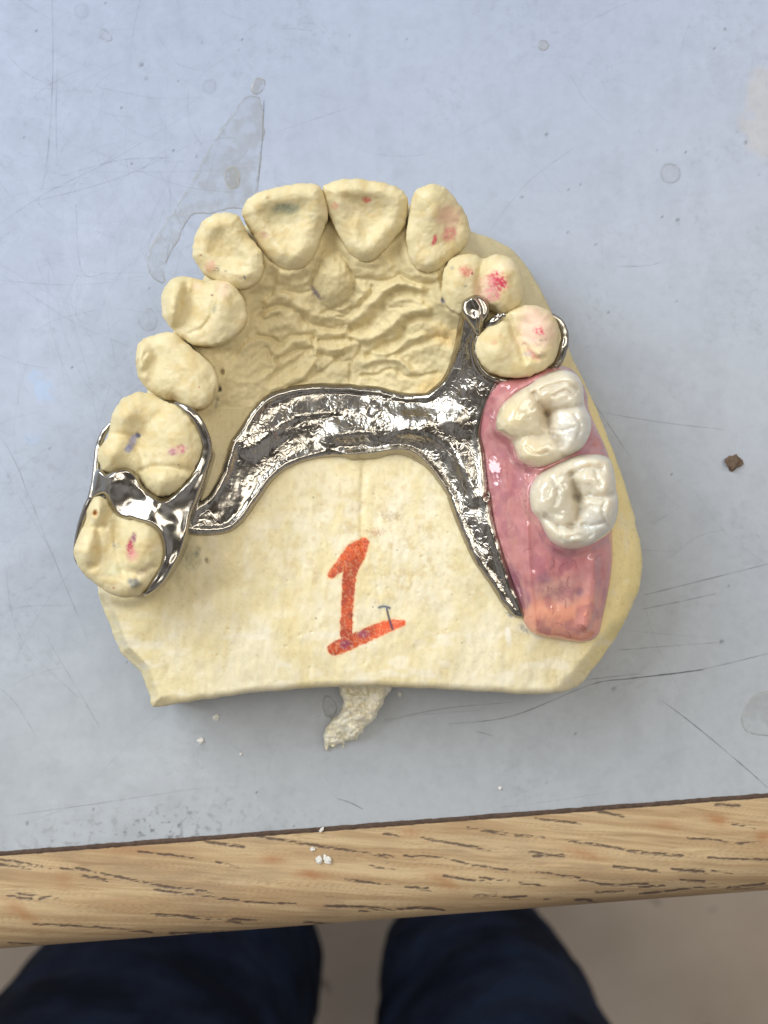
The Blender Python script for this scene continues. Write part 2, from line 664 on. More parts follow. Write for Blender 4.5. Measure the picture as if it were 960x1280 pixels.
def strip(pts, w, dark, cover, z=0.02, jitter=0.0):
    P = cr(pts, 8, False)
    n = len(P)
    tang = np.gradient(P[:, :2], axis=0)
    tang /= np.linalg.norm(tang, axis=1)[:, None] + 1e-9
    nn = np.stack([-tang[:, 1], tang[:, 0]], 1)
    t = np.linspace(0, 1, n)
    ww = w * 0.5 * (0.35 + 0.65 * np.sin(np.pi * np.clip(t, 0.02, 0.98)) ** 0.5) * (0.7 + 0.6 * RS.rand(n))
    A = P[:, :2] + nn * ww[:, None]; B = P[:, :2] - nn * ww[:, None]
    base = nbase + sum(len(v) for v in SV)
    SV.append(np.concatenate([W(A[:, 0], A[:, 1], z), W(B[:, 0], B[:, 1], z)]))
    cv = cover * 0.52 * np.clip(0.35 + 0.9 * RS.rand(n), 0, 1)
    SC.append(np.concatenate([cv, cv]))
    for i in range(n - 1):
        SF.append((base + n + i, base + n + i + 1, base + i + 1, base + i))
        SM.append(1 if dark else 2)


named = [
    ([(560, 905), (640, 895), (738, 856), (790, 848), (870, 838), (960, 817)], 1.4, 1, .8),
    ([(790, 848), (840, 842), (880, 837)], 1.9, 1, .9), ([(730, 850), (800, 842)], 1.2, 1, .5),
    ([(805, 744), (860, 730), (960, 705)], 1.4, 1, .65), ([(800, 762), (850, 752), (895, 742)], 1.3, 1, .6),
    ([(770, 813), (830, 808), (900, 803)], 1.1, 1, .5), ([(828, 876), (870, 908), (925, 954), (960, 985)], 1.5, 1, .7),
    ([(420, 998), (437, 1003), (453, 1011)], 1.5, 1, .8), ([(595, 914), (617, 920)], 1.5, 1, .5),
    ([(480, 900), (560, 885), (640, 878)], 1.1, 1, .5), ([(480, 903), (520, 894), (600, 888)], 1.0, 1, .4),
    ([(740, 500), (760, 530), (787, 570)], 1.1, 1, .55), ([(750, 515), (820, 527), (905, 537)], 1.0, 1, .5),
    ([(0, 545), (20, 580), (60, 680), (110, 800)], 1.0, 1, .45), ([(60, 800), (90, 850), (125, 910)], 1.0, 1, .4),
    ([(0, 860), (20, 880), (45, 920)], 1.1, 1, .4), ([(65, 0), (66, 90), (60, 190), (52, 240)], 1.1, 1, .5),
    ([(72, 60), (70, 150), (72, 205)], 1.0, 1, .4), ([(330, 125), (328, 170), (322, 240)], 1.8, 1, .7),
    ([(0, 280), (60, 240), (140, 200), (240, 140)], 1.0, 1, .35), ([(40, 252), (90, 240), (160, 218), (250, 175)], 1.0, 1, .35),
    ([(95, 255), (98, 320), (108, 345), (135, 340)], 1.1, 1, .4), ([(345, 165), (390, 150), (450, 130)], 1.0, 1, .3),
    ([(355, 175), (362, 155)], 1.3, 0, .5), ([(120, 215), (240, 214), (330, 208)], 0.9, 1, .3), ([(305, 130), (290, 105), (330, 60)], .8, 0, .3),
    ([(740, 690), (800, 688), (850, 690)], 0.9, 1, .3), ([(540, 260), (570, 278)], 1, 1, .2), ([(770, 333), (810, 332), (832, 325)], 1.1, 1, .35),
    ([(560, 175), (600, 155), (650, 130)], 4, 1, .07), ([(835, 700), (870, 672), (905, 662)], 1.2, 1, .3), ([(945, 668), (950, 672)], 1.5, 1, .4),
    ([(10, 1020), (130, 1003), (250, 985)], 0.9, 1, .4), ([(815, 655), (840, 640)], 1.2, 1, .3),
    ([(35, 420), (70, 400), (130, 385)], .9, 1, .3), ([(0, 350), (80, 356), (180, 350)], .9, 1, .3),
    ([(188, 160), (210, 150), (250, 120)], .8, 1, .3), ([(380, 28), (400, 36), (436, 83)], .9, 1, .25), ([(345, 35), (380, 37), (395, 40)], .9, 1, .3),
    ([(207, 255), (196, 285), (180, 310)], 1.0, 1, .35), ([(620, 1010), (700, 1000), (760, 990)], .9, 1, .2),
]
for p_, w_, d_, c_ in named:
    strip(p_, w_, d_, c_)
for i in range(520):        # the web of faint random scratches, thickest in the worn left part
    if i % 5:
        cx, cy = RS.normal(130, 110), RS.normal(330, 230)
    else:
        cx, cy = RS.uniform(0, 960), RS.uniform(0, 1040)
    if not (-60 < cx < 1000 and -60 < cy < 1035):
        continue
    a = RS.uniform(0, math.pi); L = RS.gamma(2.0, 22); k = RS.normal(0, 0.10) * L
    dx, dy = math.cos(a) * L, math.sin(a) * L
    if cy + abs(dy) > 1035:
        continue
    strip([(cx - dx, cy - dy), (cx - dy * .12 + k, cy + dx * .12), (cx + dx, cy + dy)], RS.uniform(0.45, 1.0), RS.rand() < 0.6, RS.uniform(0.10, 0.34))
AV = np.concatenate([TV] + SV)
AF = np.concatenate([TF, np.array(SF)])
fm = np.concatenate([np.zeros(len(TF)), np.array(SM)])
ns = len(AV) - nbase
bench_part('bench_top', AV, AF, M_lam, mats=[M_lam, M_scr_dark, M_scr_pale], fmat=fm, smooth=False,
           attrs={'tint': np.concatenate([tint, np.ones((ns, 3)) * 0.5]), 'dirt': np.concatenate([dirt, np.zeros(ns)]),
                  'cover': np.concatenate([np.ones(nbase)] + SC)})

# dried glue films on the top
M_glue = film_mat('dried_glue', (0.40, 0.40, 0.38), 0.75, 0.25)


def film(name, pts, n, cov, wob, label=None):
    P = cr(pts, n)
    c = P.mean(0)
    ang = np.arange(len(P))
    P = P + np.stack([fbm(P[:, 0] / 9, P[:, 1] / 9, 1) - .5, fbm(P[:, 0] / 9, P[:, 1] / 9, 8) - .5], 1) * wob * 2
    V, F, x, y, d = patch(P, lambda X, Y, D: 0.03 + 0.14 * np.minimum(D / 2.5, 1) * fbm(X / 8, Y / 8, 3), 1.2, [(lambda z: 0.012 + 0 * z, 1.0)])
    rim = np.exp(-(d / 1.5) ** 2)
    xr = x * .8 + y * .6 + 9 * fbm(x / 9, y / 9, 4); yr = y * .8 - x * .6 + 9 * fbm(x / 8, y / 8, 14)
    cv = cov * (0.10 + 0.36 * sm(fbm(xr / 13, yr / 13, 7, 5), .40, .66)) + cov * rim * sm(fbm(xr / 7, yr / 7, 9), .25, .5)
    o = bench_part(name, V, F, M_glue, attrs={'cover': cv})
    if label:
        o['label'] = label
    return o


film('glue_film', [(318, 118), (329, 135), (330, 165), (326, 200), (321, 240), (312, 262), (290, 262), (262, 268), (240, 270), (222, 300), (208, 330),
                   (204, 352), (190, 345), (184, 322), (200, 290), (218, 262), (240, 225), (262, 185), (285, 150), (303, 125)], 6, 0.75, 3,
     'long pointed grey smear of dried glue')
film('glue_film', [(322, 97), (331, 101), (330, 112), (320, 118), (313, 112), (316, 103)], 6, 1.0, 1.0)
film('glue_film', [(282, 212), (293, 208), (300, 216), (298, 232), (289, 236), (281, 226)], 6, 1.1, 1.2)
film('glue_film', [(186, 385), (196, 395), (194, 410), (182, 414), (172, 402)], 6, 0.35, 1.5)
film('glue_film', [(927, 893), (944, 868), (975, 866), (980, 915), (935, 916)], 4, 0.8, .8)
film('glue_film', [(676, 50), (683, 51), (686, 57), (682, 63), (675, 62), (672, 56)], 6, 0.9, .5)
film('glue_film', [(126, 36), (136, 40), (140, 50), (132, 52), (124, 46)], 5, 0.35, 1.0)
film('glue_film', [(827, 208), (838, 204), (849, 210), (850, 223), (840, 229), (828, 225)], 6, 0.35, .5)
film('glue_film', [(404, 870), (416, 873), (422, 886), (416, 897), (405, 892)], 5, 0.9, 2.0)

# oak front edge: bullnose profile swept along the seam
prof = []
WV, DEP = 15.2, 24.0
for k in range(48):
    prof.append((-0.35 - (6.2) * k / 47, 0.05 + 0.06 * math.sin(k / 47 * math.pi)))
for k in range(1, 90):
    a = math.pi / 2 * k / 89
    prof.append((-6.55 - (WV - 6.55) * math.sin(a) ** 0.95, -9.0 + 9.05 * math.cos(a) ** 0.95 if k < 89 else -9.0))
for k in range(1, 20):
    a = math.pi / 2 * k / 19
    prof.append((-6.5 - (WV - 6.5) * math.cos(a), -15.0 - 9.0 * math.sin(a)))
prof.append((-0.35, -24.0))
prof = np.array(prof) * MM
wu = np.concatenate([[-0.55, -0.2, -0.05], np.arange(-0.01, 0.125, 0.00016), [0.16, 0.25, 0.6]])
Uw, Kw = np.meshgrid(wu, np.arange(len(prof)))
pv = prof[Kw.ravel(), 0]; pz = prof[Kw.ravel(), 1]
WVt = UV(Uw.ravel(), pv, 0.0); WVt[:, 2] = pz
nw = len(wu); kp = len(prof)
idx = np.arange(nw * kp).reshape(kp, nw)
WF = np.stack([idx[:-1, :-1], idx[1:, :-1], idx[1:, 1:], idx[:-1, 1:]], -1).reshape(-1, 4)
wx, wy = PX(WVt)
z3 = lambda pts: [(x / 2, 980 + y / 2) for x, y in pts]
z4 = lambda pts: [(480 + x / 2, 980 + y / 2) for x, y in pts]
dashes = [z3(p) for p in [
    [(0, 190), (50, 196), (105, 206)], [(190, 210), (240, 222)], [(255, 223), (330, 240), (420, 258), (515, 268)], [(385, 265), (500, 280), (620, 295), (740, 301)],
    [(640, 130), (760, 150), (860, 165), (960, 180)], [(345, 168), (420, 177), (482, 186)], [(540, 195), (580, 205)], [(510, 145), (610, 158)], [(40, 272), (90, 280)],
    [(20, 280), (80, 288)], [(98, 288), (130, 280)], [(85, 350), (130, 353), (240, 358), (380, 372)], [(380, 325), (440, 330), (600, 345)], [(20, 398), (80, 400)],
    [(200, 228), (262, 239)], [(150, 210), (185, 215)], [(865, 240), (950, 250)], [(810, 305), (890, 307), (960, 312)], [(760, 345), (830, 350)], [(900, 318), (960, 315)],
    [(925, 205), (960, 210)], [(425, 373), (560, 371)], [(0, 202), (60, 210)], [(580, 338), (650, 342)]]]
dashes += [z4(p) for p in [
    [(0, 125), (30, 130)], [(50, 180), (140, 184), (200, 198), (260, 208), (330, 218)], [(95, 135), (180, 150), (250, 162)], [(210, 110), (300, 125), (400, 136)],
    [(455, 142), (540, 152), (620, 168), (750, 180)], [(520, 65), (600, 82)], [(380, 85), (480, 98)], [(365, 170), (450, 182)], [(575, 207), (680, 218)],
    [(380, 220), (490, 235)], [(150, 230), (250, 245)], [(240, 235), (312, 242)], [(55, 258), (110, 262)], [(225, 282), (280, 278)], [(340, 248), (390, 254)],
    [(530, 272), (600, 268)], [(490, 240), (560, 252), (660, 250)], [(640, 258), (700, 255)], [(720, 213), (800, 220)], [(820, 218), (870, 224)], [(760, 135), (840, 142)],
    [(810, 185), (960, 190)], [(870, 100), (910, 108)], [(830, 52), (890, 55)], [(740, 240), (800, 245)], [(0, 318), (90, 310), (150, 316)], [(400, 290), (440, 286)],
    [(880, 148), (940, 146)], [(480, 290), (520, 292)], [(640, 275), (760, 262), (840, 255)], [(860, 260), (950, 250)], [(0, 175), (30, 185)], [(294, 284), (355, 281)], [(375, 180), (450, 178)]]]
pore = np.zeros(len(WVt))
vis = (wx > -30) & (wx < 990) & (pz > -0.0150)
iv = np.where(vis)[0]
X_, Y_ = wx[iv], wy[iv]
jx = X_ + (fbm(X_ / 9, Y_ / 3, 2) - .5) * 3; jy = Y_ + (fbm(X_ / 7, Y_ / 4, 5) - .5) * 2.4
pp = np.zeros(len(iv))
for i, dsh in enumerate(dashes):
    pp = np.maximum(pp, line_g(dsh, jx, jy, 1.3 + 0.7 * ((i * 7) % 5) / 5, 3))
    if i % 2 == 0:
        q_ = [(a + RS.uniform(4, 14), b + RS.uniform(1.6, 3.4)) for a, b in dsh]
        pp = np.maximum(pp, 0.6 * line_g(q_, jx, jy, 0.9, 3))
for i in range(120):
    x0 = RS.uniform(-20, 970); t0 = RS.rand()
    yy = lerp(1078, 1180, t0 ** .8) - x0 * 73 / 960
    L = RS.gamma(2, 6) + 4; sl = lerp(0.16, -0.02, t0)
    pp = np.maximum(pp, RS.uniform(.12, .4) * line_g([(x0, yy), (x0 + L, yy + L * sl)], jx, jy, RS.uniform(.5, 1.0), 2))
brk = sm(fbm(X_ / 7, Y_ / 1.1, 12, 2) * .6 + fbm(X_ / 26, Y_ / 5, 15, 2) * .4, 0.30, 0.56)
pp = sm(pp * (0.25 + 0.75 * brk), 0.10, 0.85) * (0.35 + 0.65 * brk)
pore[iv] = pp
uu = Uw.ravel() / MM; arc = np.concatenate([[0], np.cumsum(np.linalg.norm(np.diff(prof, axis=0), axis=1))])[Kw.ravel()] / MM
ww = arc - uu * 0.15 + 1.6 * fbm(uu / 22, arc / 9, 3)
grain = fbm(uu / 16, ww * 1.15, 6, 4)
fine = fbm(uu / 3.5, ww * 5.0, 9, 3)
wc = lerp(rgb(166, 138, 102), rgb(188, 163, 125), sm(grain, 0.25, 0.75)[:, None])
wc *= lerp(0.88, 1.08, fine)[:, None]
fib = fbm(uu / 2.6, ww * 8.0, 19, 3)
wc *= lerp(0.84, 1.10, fib)[:, None]
gl = fbm(uu / 34, ww * 0.9, 44, 3)
gl = sm(1 - np.abs((gl * 9) % 1.0 - .5) * 4.5, 0, 1) * sm(fbm(uu / 12, ww * 1.5, 47), .3, .6)
wc = lerp(wc, rgb(128, 96, 64), (0.42 * gl)[:, None])
wc = lerp(wc, rgb(120, 104, 88), (0.22 * sm(fbm(uu / 9, arc / 3.2, 29), .5, .75))[:, None])
wc = lerp(wc, rgb(112, 88, 62), (0.28 * sm(arc, 9, 17))[:, None] * sm(fbm(uu / 20, arc / 5, 31), .2, .6)[:, None])  # lower bullnose darkened: its shading painted into the oak tint
for (cx, cy, rx, ry, an, k) in [(342, 1074, 15, 6, 5, .6), (389, 1093, 18, 6, 8, .7), (27, 1140, 28, 9, 35, .5), (897, 1025, 14, 7, 20, .7), (730, 1067, 26, 6, 14, .55), (555, 1102, 22, 8, 30, .5),
                                (832, 1031, 18, 6, 5, .45), (80, 1100, 12, 10, 40, .35), (515, 1040, 14, 6, 0, .4), (955, 1046, 9, 8, 0, .6), (165, 1063, 40, 5, 0, .35), (400, 1130, 20, 6, 0, .25)]:
    wc = lerp(wc, rgb(150, 98, 58), (k * ell(wx + (fbm(wx / 8, wy / 8, 4) - .5) * 14, wy, cx, cy, rx, ry, an))[:, None])
wc = lerp(wc, rgb(72, 58, 54), (0.86 * pore)[:, None])
m_, t_, b_ = mat_new('oak')
t_.links.new(attr(t_, 'tint').outputs['Color'], b_.inputs['Base Color'])
b_.inputs['Roughness'].default_value = 0.52
b_.inputs['Specular IOR Level'].default_value = 0.3
pz_ = math_n(t_, 'MULTIPLY', attr(t_, 'pore').outputs['Fac'], -1.0)
pb = bump(t_, None, pz_, 0.7, 0.0002)
mpw = N(t_, 'ShaderNodeMapping'); mpw.inputs['Scale'].default_value = (0.15, 1, 1); mpw.inputs['Rotation'].default_value = (0, 0, -0.05)
t_.links.new(coords(t_), mpw.inputs['Vector'])
bump(t_, b_, noise_tex(t_, 1500, 3, 0.6, mpw.outputs[0]).outputs['Fac'], 0.2, 0.0002, pb)
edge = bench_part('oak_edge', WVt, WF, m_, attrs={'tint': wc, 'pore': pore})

# dark ragged seam strip between laminate and oak
su = np.concatenate([[-0.55, -0.05], np.arange(-0.01, 0.125, 0.0002), [0.2, 0.6]])
wv = 0.00010 + 0.00022 * fbm(su * 900, su * 0, 3); wv2 = 0.00012 + 0.00014 * fbm(su * 1200, su * 0, 8)
hz = 0.00006 + 0.00022 * fbm(su * 1500, su * 0, 5)
rows = [UV(su, wv, 0.00001), UV(su, wv * .6, 0), UV(su, -wv2, 0), UV(su, -0.00035 - wv2, 0.00002)]
rows[1][:, 2] = hz; rows[2][:, 2] = hz * .8 + 0.00005
rows[3][:, 2] = 0.00002
V = np.concatenate(rows); k = len(su)
idx = np.arange(4 * k).reshape(4, k)
F = np.stack([idx[:-1, :-1], idx[1:, :-1], idx[1:, 1:], idx[:-1, 1:]], -1).reshape(-1, 4)
bench_part('seam', V, F, simple('seam_glue', (0.085, 0.055, 0.04), 0.8, 0.2))
# underside board
bx = np.array([[u, v, z] for z in (-0.0245, -0.0006) for (u, v) in ((-0.55, -0.0003), (0.6, -0.0003), (0.6, 0.6), (-0.55, 0.6))])
V = UV(bx[:, 0], bx[:, 1]); V[:, 2] = bx[:, 2]
bench_part('bench_core', V, np.array([[0, 3, 2, 1], [0, 1, 5, 4], [1, 2, 6, 5], [2, 3, 7, 6], [3, 0, 4, 7]]), simple('core_board', (0.3, 0.24, 0.17), 0.8, .2), smooth=False)

# ================================================================== FLOOR
m_, t_, b_ = mat_new('floor_vinyl')
oc = coords(t_)
c = ramp(t_, noise_tex(t_, 9, 5, 0.6, oc).outputs['Fac'], [(0.3, rgb(192, 176, 158)), (0.7, rgb(210, 195, 178))]).outputs['Color']
sp = ramp(t_, noise_tex(t_, 28, 2, 0.5, oc).outputs['Fac'], [(0.66, 0.0), (0.72, 1.0)])
c = mix(t_, c, tuple(rgb(112, 99, 87)), math_n(t_, 'MULTIPLY', sp.outputs['Color'], 0.7))
t_.links.new(c, b_.inputs['Base Color']); b_.inputs['Roughness'].default_value = 0.6
fl = make_obj('floor', np.array([[-3, -3, -1.0], [3, -3, -1.0], [3, 3, -1.0], [-3, 3, -1.0]]), np.array([[0, 1, 2, 3]]), m_, smooth=False)
tag(fl, 'dull beige brown floor far below the bench edge', 'floor', kind='structure')

# ================================================================== PERSON (dark trousers standing at the bench)
m_, t_, b_ = mat_new('navy_denim')
oc = coords(t_)
n = noise_tex(t_, 18, 4, 0.6, oc)
c = ramp(t_, n.outputs['Fac'], [(0.38, (0.006, 0.011, 0.028)), (0.66, (0.022, 0.040, 0.090))]).outputs['Color']
t_.links.new(c, b_.inputs['Base Color']); b_.inputs['Roughness'].default_value = 0.9; b_.inputs['Specular IOR Level'].default_value = 0.15
bump(t_, b_, noise_tex(t_, 25, 3, 0.5, oc).outputs['Fac'], 0.5, 0.01)
M_denim = m_


def skin_obj(name, joints, edges, radii, mat, root, sub=2, parent=None):
    me = bpy.data.meshes.new(name)
    me.from_pydata([tuple(j) for j in joints], edges, [])
    o = bpy.data.objects.new(name, me); COL.objects.link(o)
    me.materials.append(mat)
    sk = o.modifiers.new('skin', 'SKIN'); sk.use_smooth_shade = True
    if not me.skin_vertices:
        bpy.context.view_layer.objects.active = o
    for i, r in enumerate(radii):
        me.skin_vertices[0].data[i].radius = (r[0], r[1]) if hasattr(r, '__len__') else (r, r)
        me.skin_vertices[0].data[i].use_root = (i == root)
    ss = o.modifiers.new('sub', 'SUBSURF'); ss.levels = sub; ss.render_levels = sub
    sv = o.modifiers.new('smooth', 'SMOOTH'); sv.factor = 0.8; sv.iterations = 12
    if name == 'trousers':
        tx = bpy.data.textures.new('cloth_folds', 'CLOUDS'); tx.noise_scale = 0.05
        dm = o.modifiers.new('folds', 'DISPLACE'); dm.texture = tx; dm.strength = 0.012; dm.texture_coords = 'GLOBAL'
    if parent:
        o.parent = parent
    return o


person = empty('person', (0, -0.335, -1.0))
tag(person, 'person in dark navy trousers standing close at the bench, only the legs in view', 'person')
LJ = [(0.0, -0.06, 0.98), (0.0, -0.05, 0.86),
      (-0.105, -0.02, 0.74), (-0.142, 0.00, 0.56), (-0.144, 0.010, 0.40), (-0.136, 0.012, 0.24), (-0.128, 0.0, 0.04),
      (0.078, -0.02, 0.74), (0.076, 0.00, 0.56), (0.070, 0.010, 0.40), (0.064, 0.012, 0.24), (0.062, 0.0, 0.04)]
LE = [(0, 1), (1, 2), (2, 3), (3, 4), (4, 5), (5, 6), (1, 7), (7, 8), (8, 9), (9, 10), (10, 11)]
LR = [(.17, .12), (.16, .12), .105, .102, .100, .097, .094, .095, .080, .077, .074, .070]
legs = skin_obj('trousers', LJ, LE, LR, M_denim, 1, 4, person)
# shoes, under the bench
M_shoe = simple('shoe_leather', (0.03, 0.028, 0.026), 0.5)
for sx in (-0.13, 0.06):
    skin_obj('shoe', [(sx, -0.03, 0.045), (sx, 0.07, 0.045), (sx + (0.01 if sx > 0 else -0.01), 0.15, 0.035), (sx, 0.0, 0.08)], [(0, 1), (1, 2), (0, 3)],
             [(.042, .042), (.046, .042), (.038, .03), (.04, .04)], M_shoe, 0, 2, person)

# ================================================================== DENTAL CAST
TG = {}   # tooth outlines in photo pixels
z1 = (200, 200, 3.2); z2 = (400, 200, 3.2); zm = (80, 400, 3.554)
TG['t3'] = zt([(130, 350), (150, 280), (190, 230), (250, 210), (310, 220), (335, 260), (355, 300), (402, 360), (412, 420), (400, 470), (360, 505), (300, 515), (230, 485), (170, 450), (137, 400)], *z1)
TG['t4'] = zt([(330, 200), (350, 160), (400, 128), (480, 105), (580, 92), (640, 108), (662, 160), (672, 220), (652, 280), (632, 340), (602, 400), (560, 435), (500, 438), (450, 405), (405, 355), (370, 300), (338, 245)], *z1)
TG['t5'] = zt([(12, 130), (22, 98), (80, 78), (150, 75), (250, 90), (320, 115), (352, 160), (352, 215), (335, 270), (300, 310), (260, 355), (220, 395), (180, 405), (130, 380), (90, 325), (52, 255), (30, 200)], *z2)
TG['t6'] = zt([(358, 200), (370, 150), (400, 110), (450, 95), (500, 110), (545, 160), (585, 220), (600, 290), (578, 350), (530, 390), (480, 430), (430, 448), (385, 430), (358, 380), (345, 300)], *z2)
TG['t7'] = zt([(488, 530), (490, 470), (510, 410), (560, 380), (620, 380), (655, 392), (700, 378), (760, 390), (800, 440), (818, 510), (803, 570), (765, 608), (720, 615), (680, 600), (630, 605), (560, 612), (515, 590)], *z2)
TG['t8'] = zt([(622, 745), (645, 690), (700, 650), (740, 620), (790, 588), (850, 580), (910, 600), (950, 650), (958, 720), (945, 785), (900, 835), (840, 865), (770, 870), (700, 855), (645, 810)], *z2)
TG['t2'] = zt([(3, 570), (18, 510), (60, 470), (120, 468), (180, 482), (230, 480), (290, 500), (330, 550), (347, 610), (335, 660), (290, 705), (230, 735), (150, 743), (100, 720), (50, 680), (15, 630)], *z1)
TG['t1'] = zt([(318, 170), (330, 110), (380, 70), (470, 55), (515, 75), (575, 130), (645, 190), (680, 260), (672, 330), (625, 388), (560, 395), (500, 362), (450, 355), (385, 320), (335, 265)], *zm)
TG['m1'] = zt([(203, 480), (215, 420), (250, 360), (310, 325), (380, 325), (440, 355), (500, 378), (560, 430), (602, 500), (612, 570), (585, 650), (545, 710), (500, 760), (440, 785), (390, 770), (345, 722), (310, 684), (250, 668), (190, 680), (158, 640), (153, 580), (185, 530)], *zm)
TG['m2'] = zt([(45, 1020), (60, 965), (92, 900), (108, 825), (140, 785), (190, 795), (222, 850), (290, 880), (370, 895), (422, 940), (445, 1010), (440, 1080), (408, 1140), (365, 1200), (300, 1232), (220, 1222), (150, 1180), (90, 1130), (55, 1075)], *zm)
TP = {k: cr(v, 9) for k, v in TG.items()}

BASE_OUT = [(186, 868), (190, 881), (204, 882), (300, 868), (420, 858), (550, 861), (650, 867), (698, 866), (722, 857), (738, 838), (762, 808), (778, 782), (795, 745), (802, 712), (798, 670),
            (785, 620), (765, 560), (745, 510), (715, 445), (690, 390), (665, 345), (640, 313), (612, 297), (590, 290), (560, 272), (500, 254), (440, 250), (370, 256), (312, 278), (272, 318), (240, 375), (206, 435),
            (180, 500), (160, 560), (142, 640), (128, 700), (122, 738), (138, 780), (152, 815), (176, 840)]
BP = cr(BASE_OUT, 10)
BP = BP + np.stack([fbm(BP[:, 0] / 16, BP[:, 1] / 16, 1) - .5, fbm(BP[:, 0] / 16, BP[:, 1] / 16, 8) - .5], 1) * 3.5
BP = BP + np.stack([fbm(BP[:, 0] / 3, BP[:, 1] / 3, 11) - .5, fbm(BP[:, 0] / 3, BP[:, 1] / 3, 18) - .5], 1) * 1.3

low = tps([(190, 872, 12.8), (300, 862, 13.6), (420, 852, 14), (550, 855, 14), (690, 860, 13), (755, 805, 12.2), (797, 710, 13.0), (150, 800, 13), (128, 745, 13.5), (350, 780, 14.2), (450, 760, 14.2), (560, 780, 14.2),
           (400, 650, 13.6), (480, 620, 13.2), (300, 720, 14.6), (560, 680, 14), (620, 760, 14.8), (440, 530, 12.4), (350, 540, 13.5), (540, 530, 13.5), (300, 600, 15), (600, 560, 15.5), (640, 620, 17), (700, 640, 17.5),
           (700, 740, 16), (775, 600, 13.6), (786, 660, 13.4), (420, 450, 12.8), (350, 430, 14.6), (500, 440, 14.4), (320, 390, 16.5), (560, 430, 16), (420, 400, 14.4), (290, 420, 17.6), (270, 490, 17.2), (255, 560, 17), (240, 640, 16.8), (220, 700, 16),
           (310, 350, 18.2), (350, 345, 18.2), (460, 335, 18), (405, 315, 18), (540, 345, 18.2), (590, 390, 18.2), (600, 460, 17.6), (605, 300, 12.5), (650, 345, 13), (700, 400, 13), (740, 500, 13.2), (560, 275, 15), (440, 255, 15), (310, 290, 15), (240, 380, 15), (170, 520, 14.5), (145, 640, 14), (200, 560, 17), (160, 690, 15), (640, 420, 17)])

zA = (270, 320, 6.0); zB = (420, 320, 5.333)
GRO = [(zA, p, w, a) for p, w, a in [
    ([(470, 110), (440, 200), (400, 300), (340, 370), (290, 430), (280, 540), (230, 620), (150, 710), (100, 790)], 2.2, .30),
    ([(480, 262), (560, 265), (640, 275), (700, 265)], 2.0, .45),
    ([(340, 450), (400, 395), (480, 370), (560, 388), (640, 440), (680, 500), (760, 532), (870, 560), (950, 540)], 2.6, .65),
    ([(360, 480), (430, 470), (470, 440)], 1.6, .35),
    ([(310, 595), (400, 603), (460, 632), (490, 660), (540, 612), (580, 597), (700, 590), (720, 610)], 2.3, .6),
    ([(450, 780), (520, 750), (580, 712), (660, 700), (700, 690)], 2.2, .55),
    ([(270, 770), (320, 720), (365, 685), (400, 720), (410, 800)], 1.6, .32),
    ([(440, 870), (470, 830), (460, 780)], 1.8, .45),
    ([(430, 885), (560, 810), (650, 745), (700, 700)], 3.6, .65),
    ([(720, 620), (722, 760), (745, 810), (720, 870), (650, 940), (560, 985)], 2.0, .6),
    ([(740, 760), (800, 740), (900, 765), (960, 740)], 1.8, .45),
    ([(720, 900), (800, 860), (870, 800), (950, 750)], 2.0, .5),
    ([(760, 640), (850, 632), (960, 610)], 1.7, .5), ([(730, 560), (745, 600), (760, 640)], 1.6, .4),
    ([(780, 430), (850, 400), (960, 430)], 1.6, .4), ([(120, 640), (80, 660), (0, 700)], 1.5, .3)]]
GRO += [(zB, p, w, a) for p, w, a in [
    ([(130, 155), (240, 157), (370, 157), (420, 125), (470, 160), (560, 187), (660, 180)], 2.0, .45),
    ([(80, 350), (150, 340), (230, 260), (240, 200)], 2.0, .45),
    ([(110, 495), (200, 455), (280, 375), (350, 275), (430, 240), (530, 245)], 4.6, .95),
    ([(205, 665), (290, 602), (390, 582), (440, 530), (480, 435), (620, 405)], 3.4, .9),
    ([(350, 665), (430, 640), (510, 602), (600, 578), (660, 538), (740, 545)], 2.6, .55),
    ([(180, 790), (270, 790), (320, 762), (400, 765), (450, 800), (540, 803), (680, 780)], 2.2, .6),
    ([(100, 560), (160, 590), (150, 660), (100, 720), (95, 840)], 2.0, .5), ([(370, 340), (430, 342), (500, 350)], 1.6, .3),
    ([(0, 400), (60, 400), (100, 360)], 1.7, .5), ([(0, 470), (80, 455), (110, 495)], 1.8, .5), ([(0, 560), (60, 550), (100, 560)], 1.8, .5),
    ([(0, 690), (50, 700), (95, 690)], 1.6, .4), ([(150, 800), (200, 790), (250, 840)], 1.6, .35), ([(660, 60), (700, 130), (720, 250), (780, 370)], 2.4, .3)]]
RID = [(zA, p, w, a) for p, w, a in [
    ([(380, 350), (480, 300), (580, 335), (680, 410), (780, 455), (920, 450)], 6.5, .75),
    ([(340, 570), (450, 520), (560, 520), (660, 560)], 6, .55), ([(390, 440), (480, 410), (560, 450)], 5, .35),
    ([(480, 730), (560, 665), (660, 640), (700, 655)], 5, .65), ([(200, 700), (300, 630), (400, 650), (440, 740)], 5.5, .5), ([(380, 900), (420, 860), (440, 800)], 4, .45),
    ([(440, 990), (560, 930), (680, 870), (735, 780), (715, 690)], 5, .7), ([(760, 695), (850, 700), (960, 690)], 5, .55), ([(480, 840), (560, 780), (640, 740)], 3.2, .35),
    ([(490, 170), (580, 200), (680, 180), (730, 100)], 6, .5), ([(770, 590), (860, 590), (960, 575)], 4, .4), ([(780, 820), (870, 860), (960, 850)], 6, .35), ([(820, 380), (900, 395), (950, 385)], 3.5, .45)]]
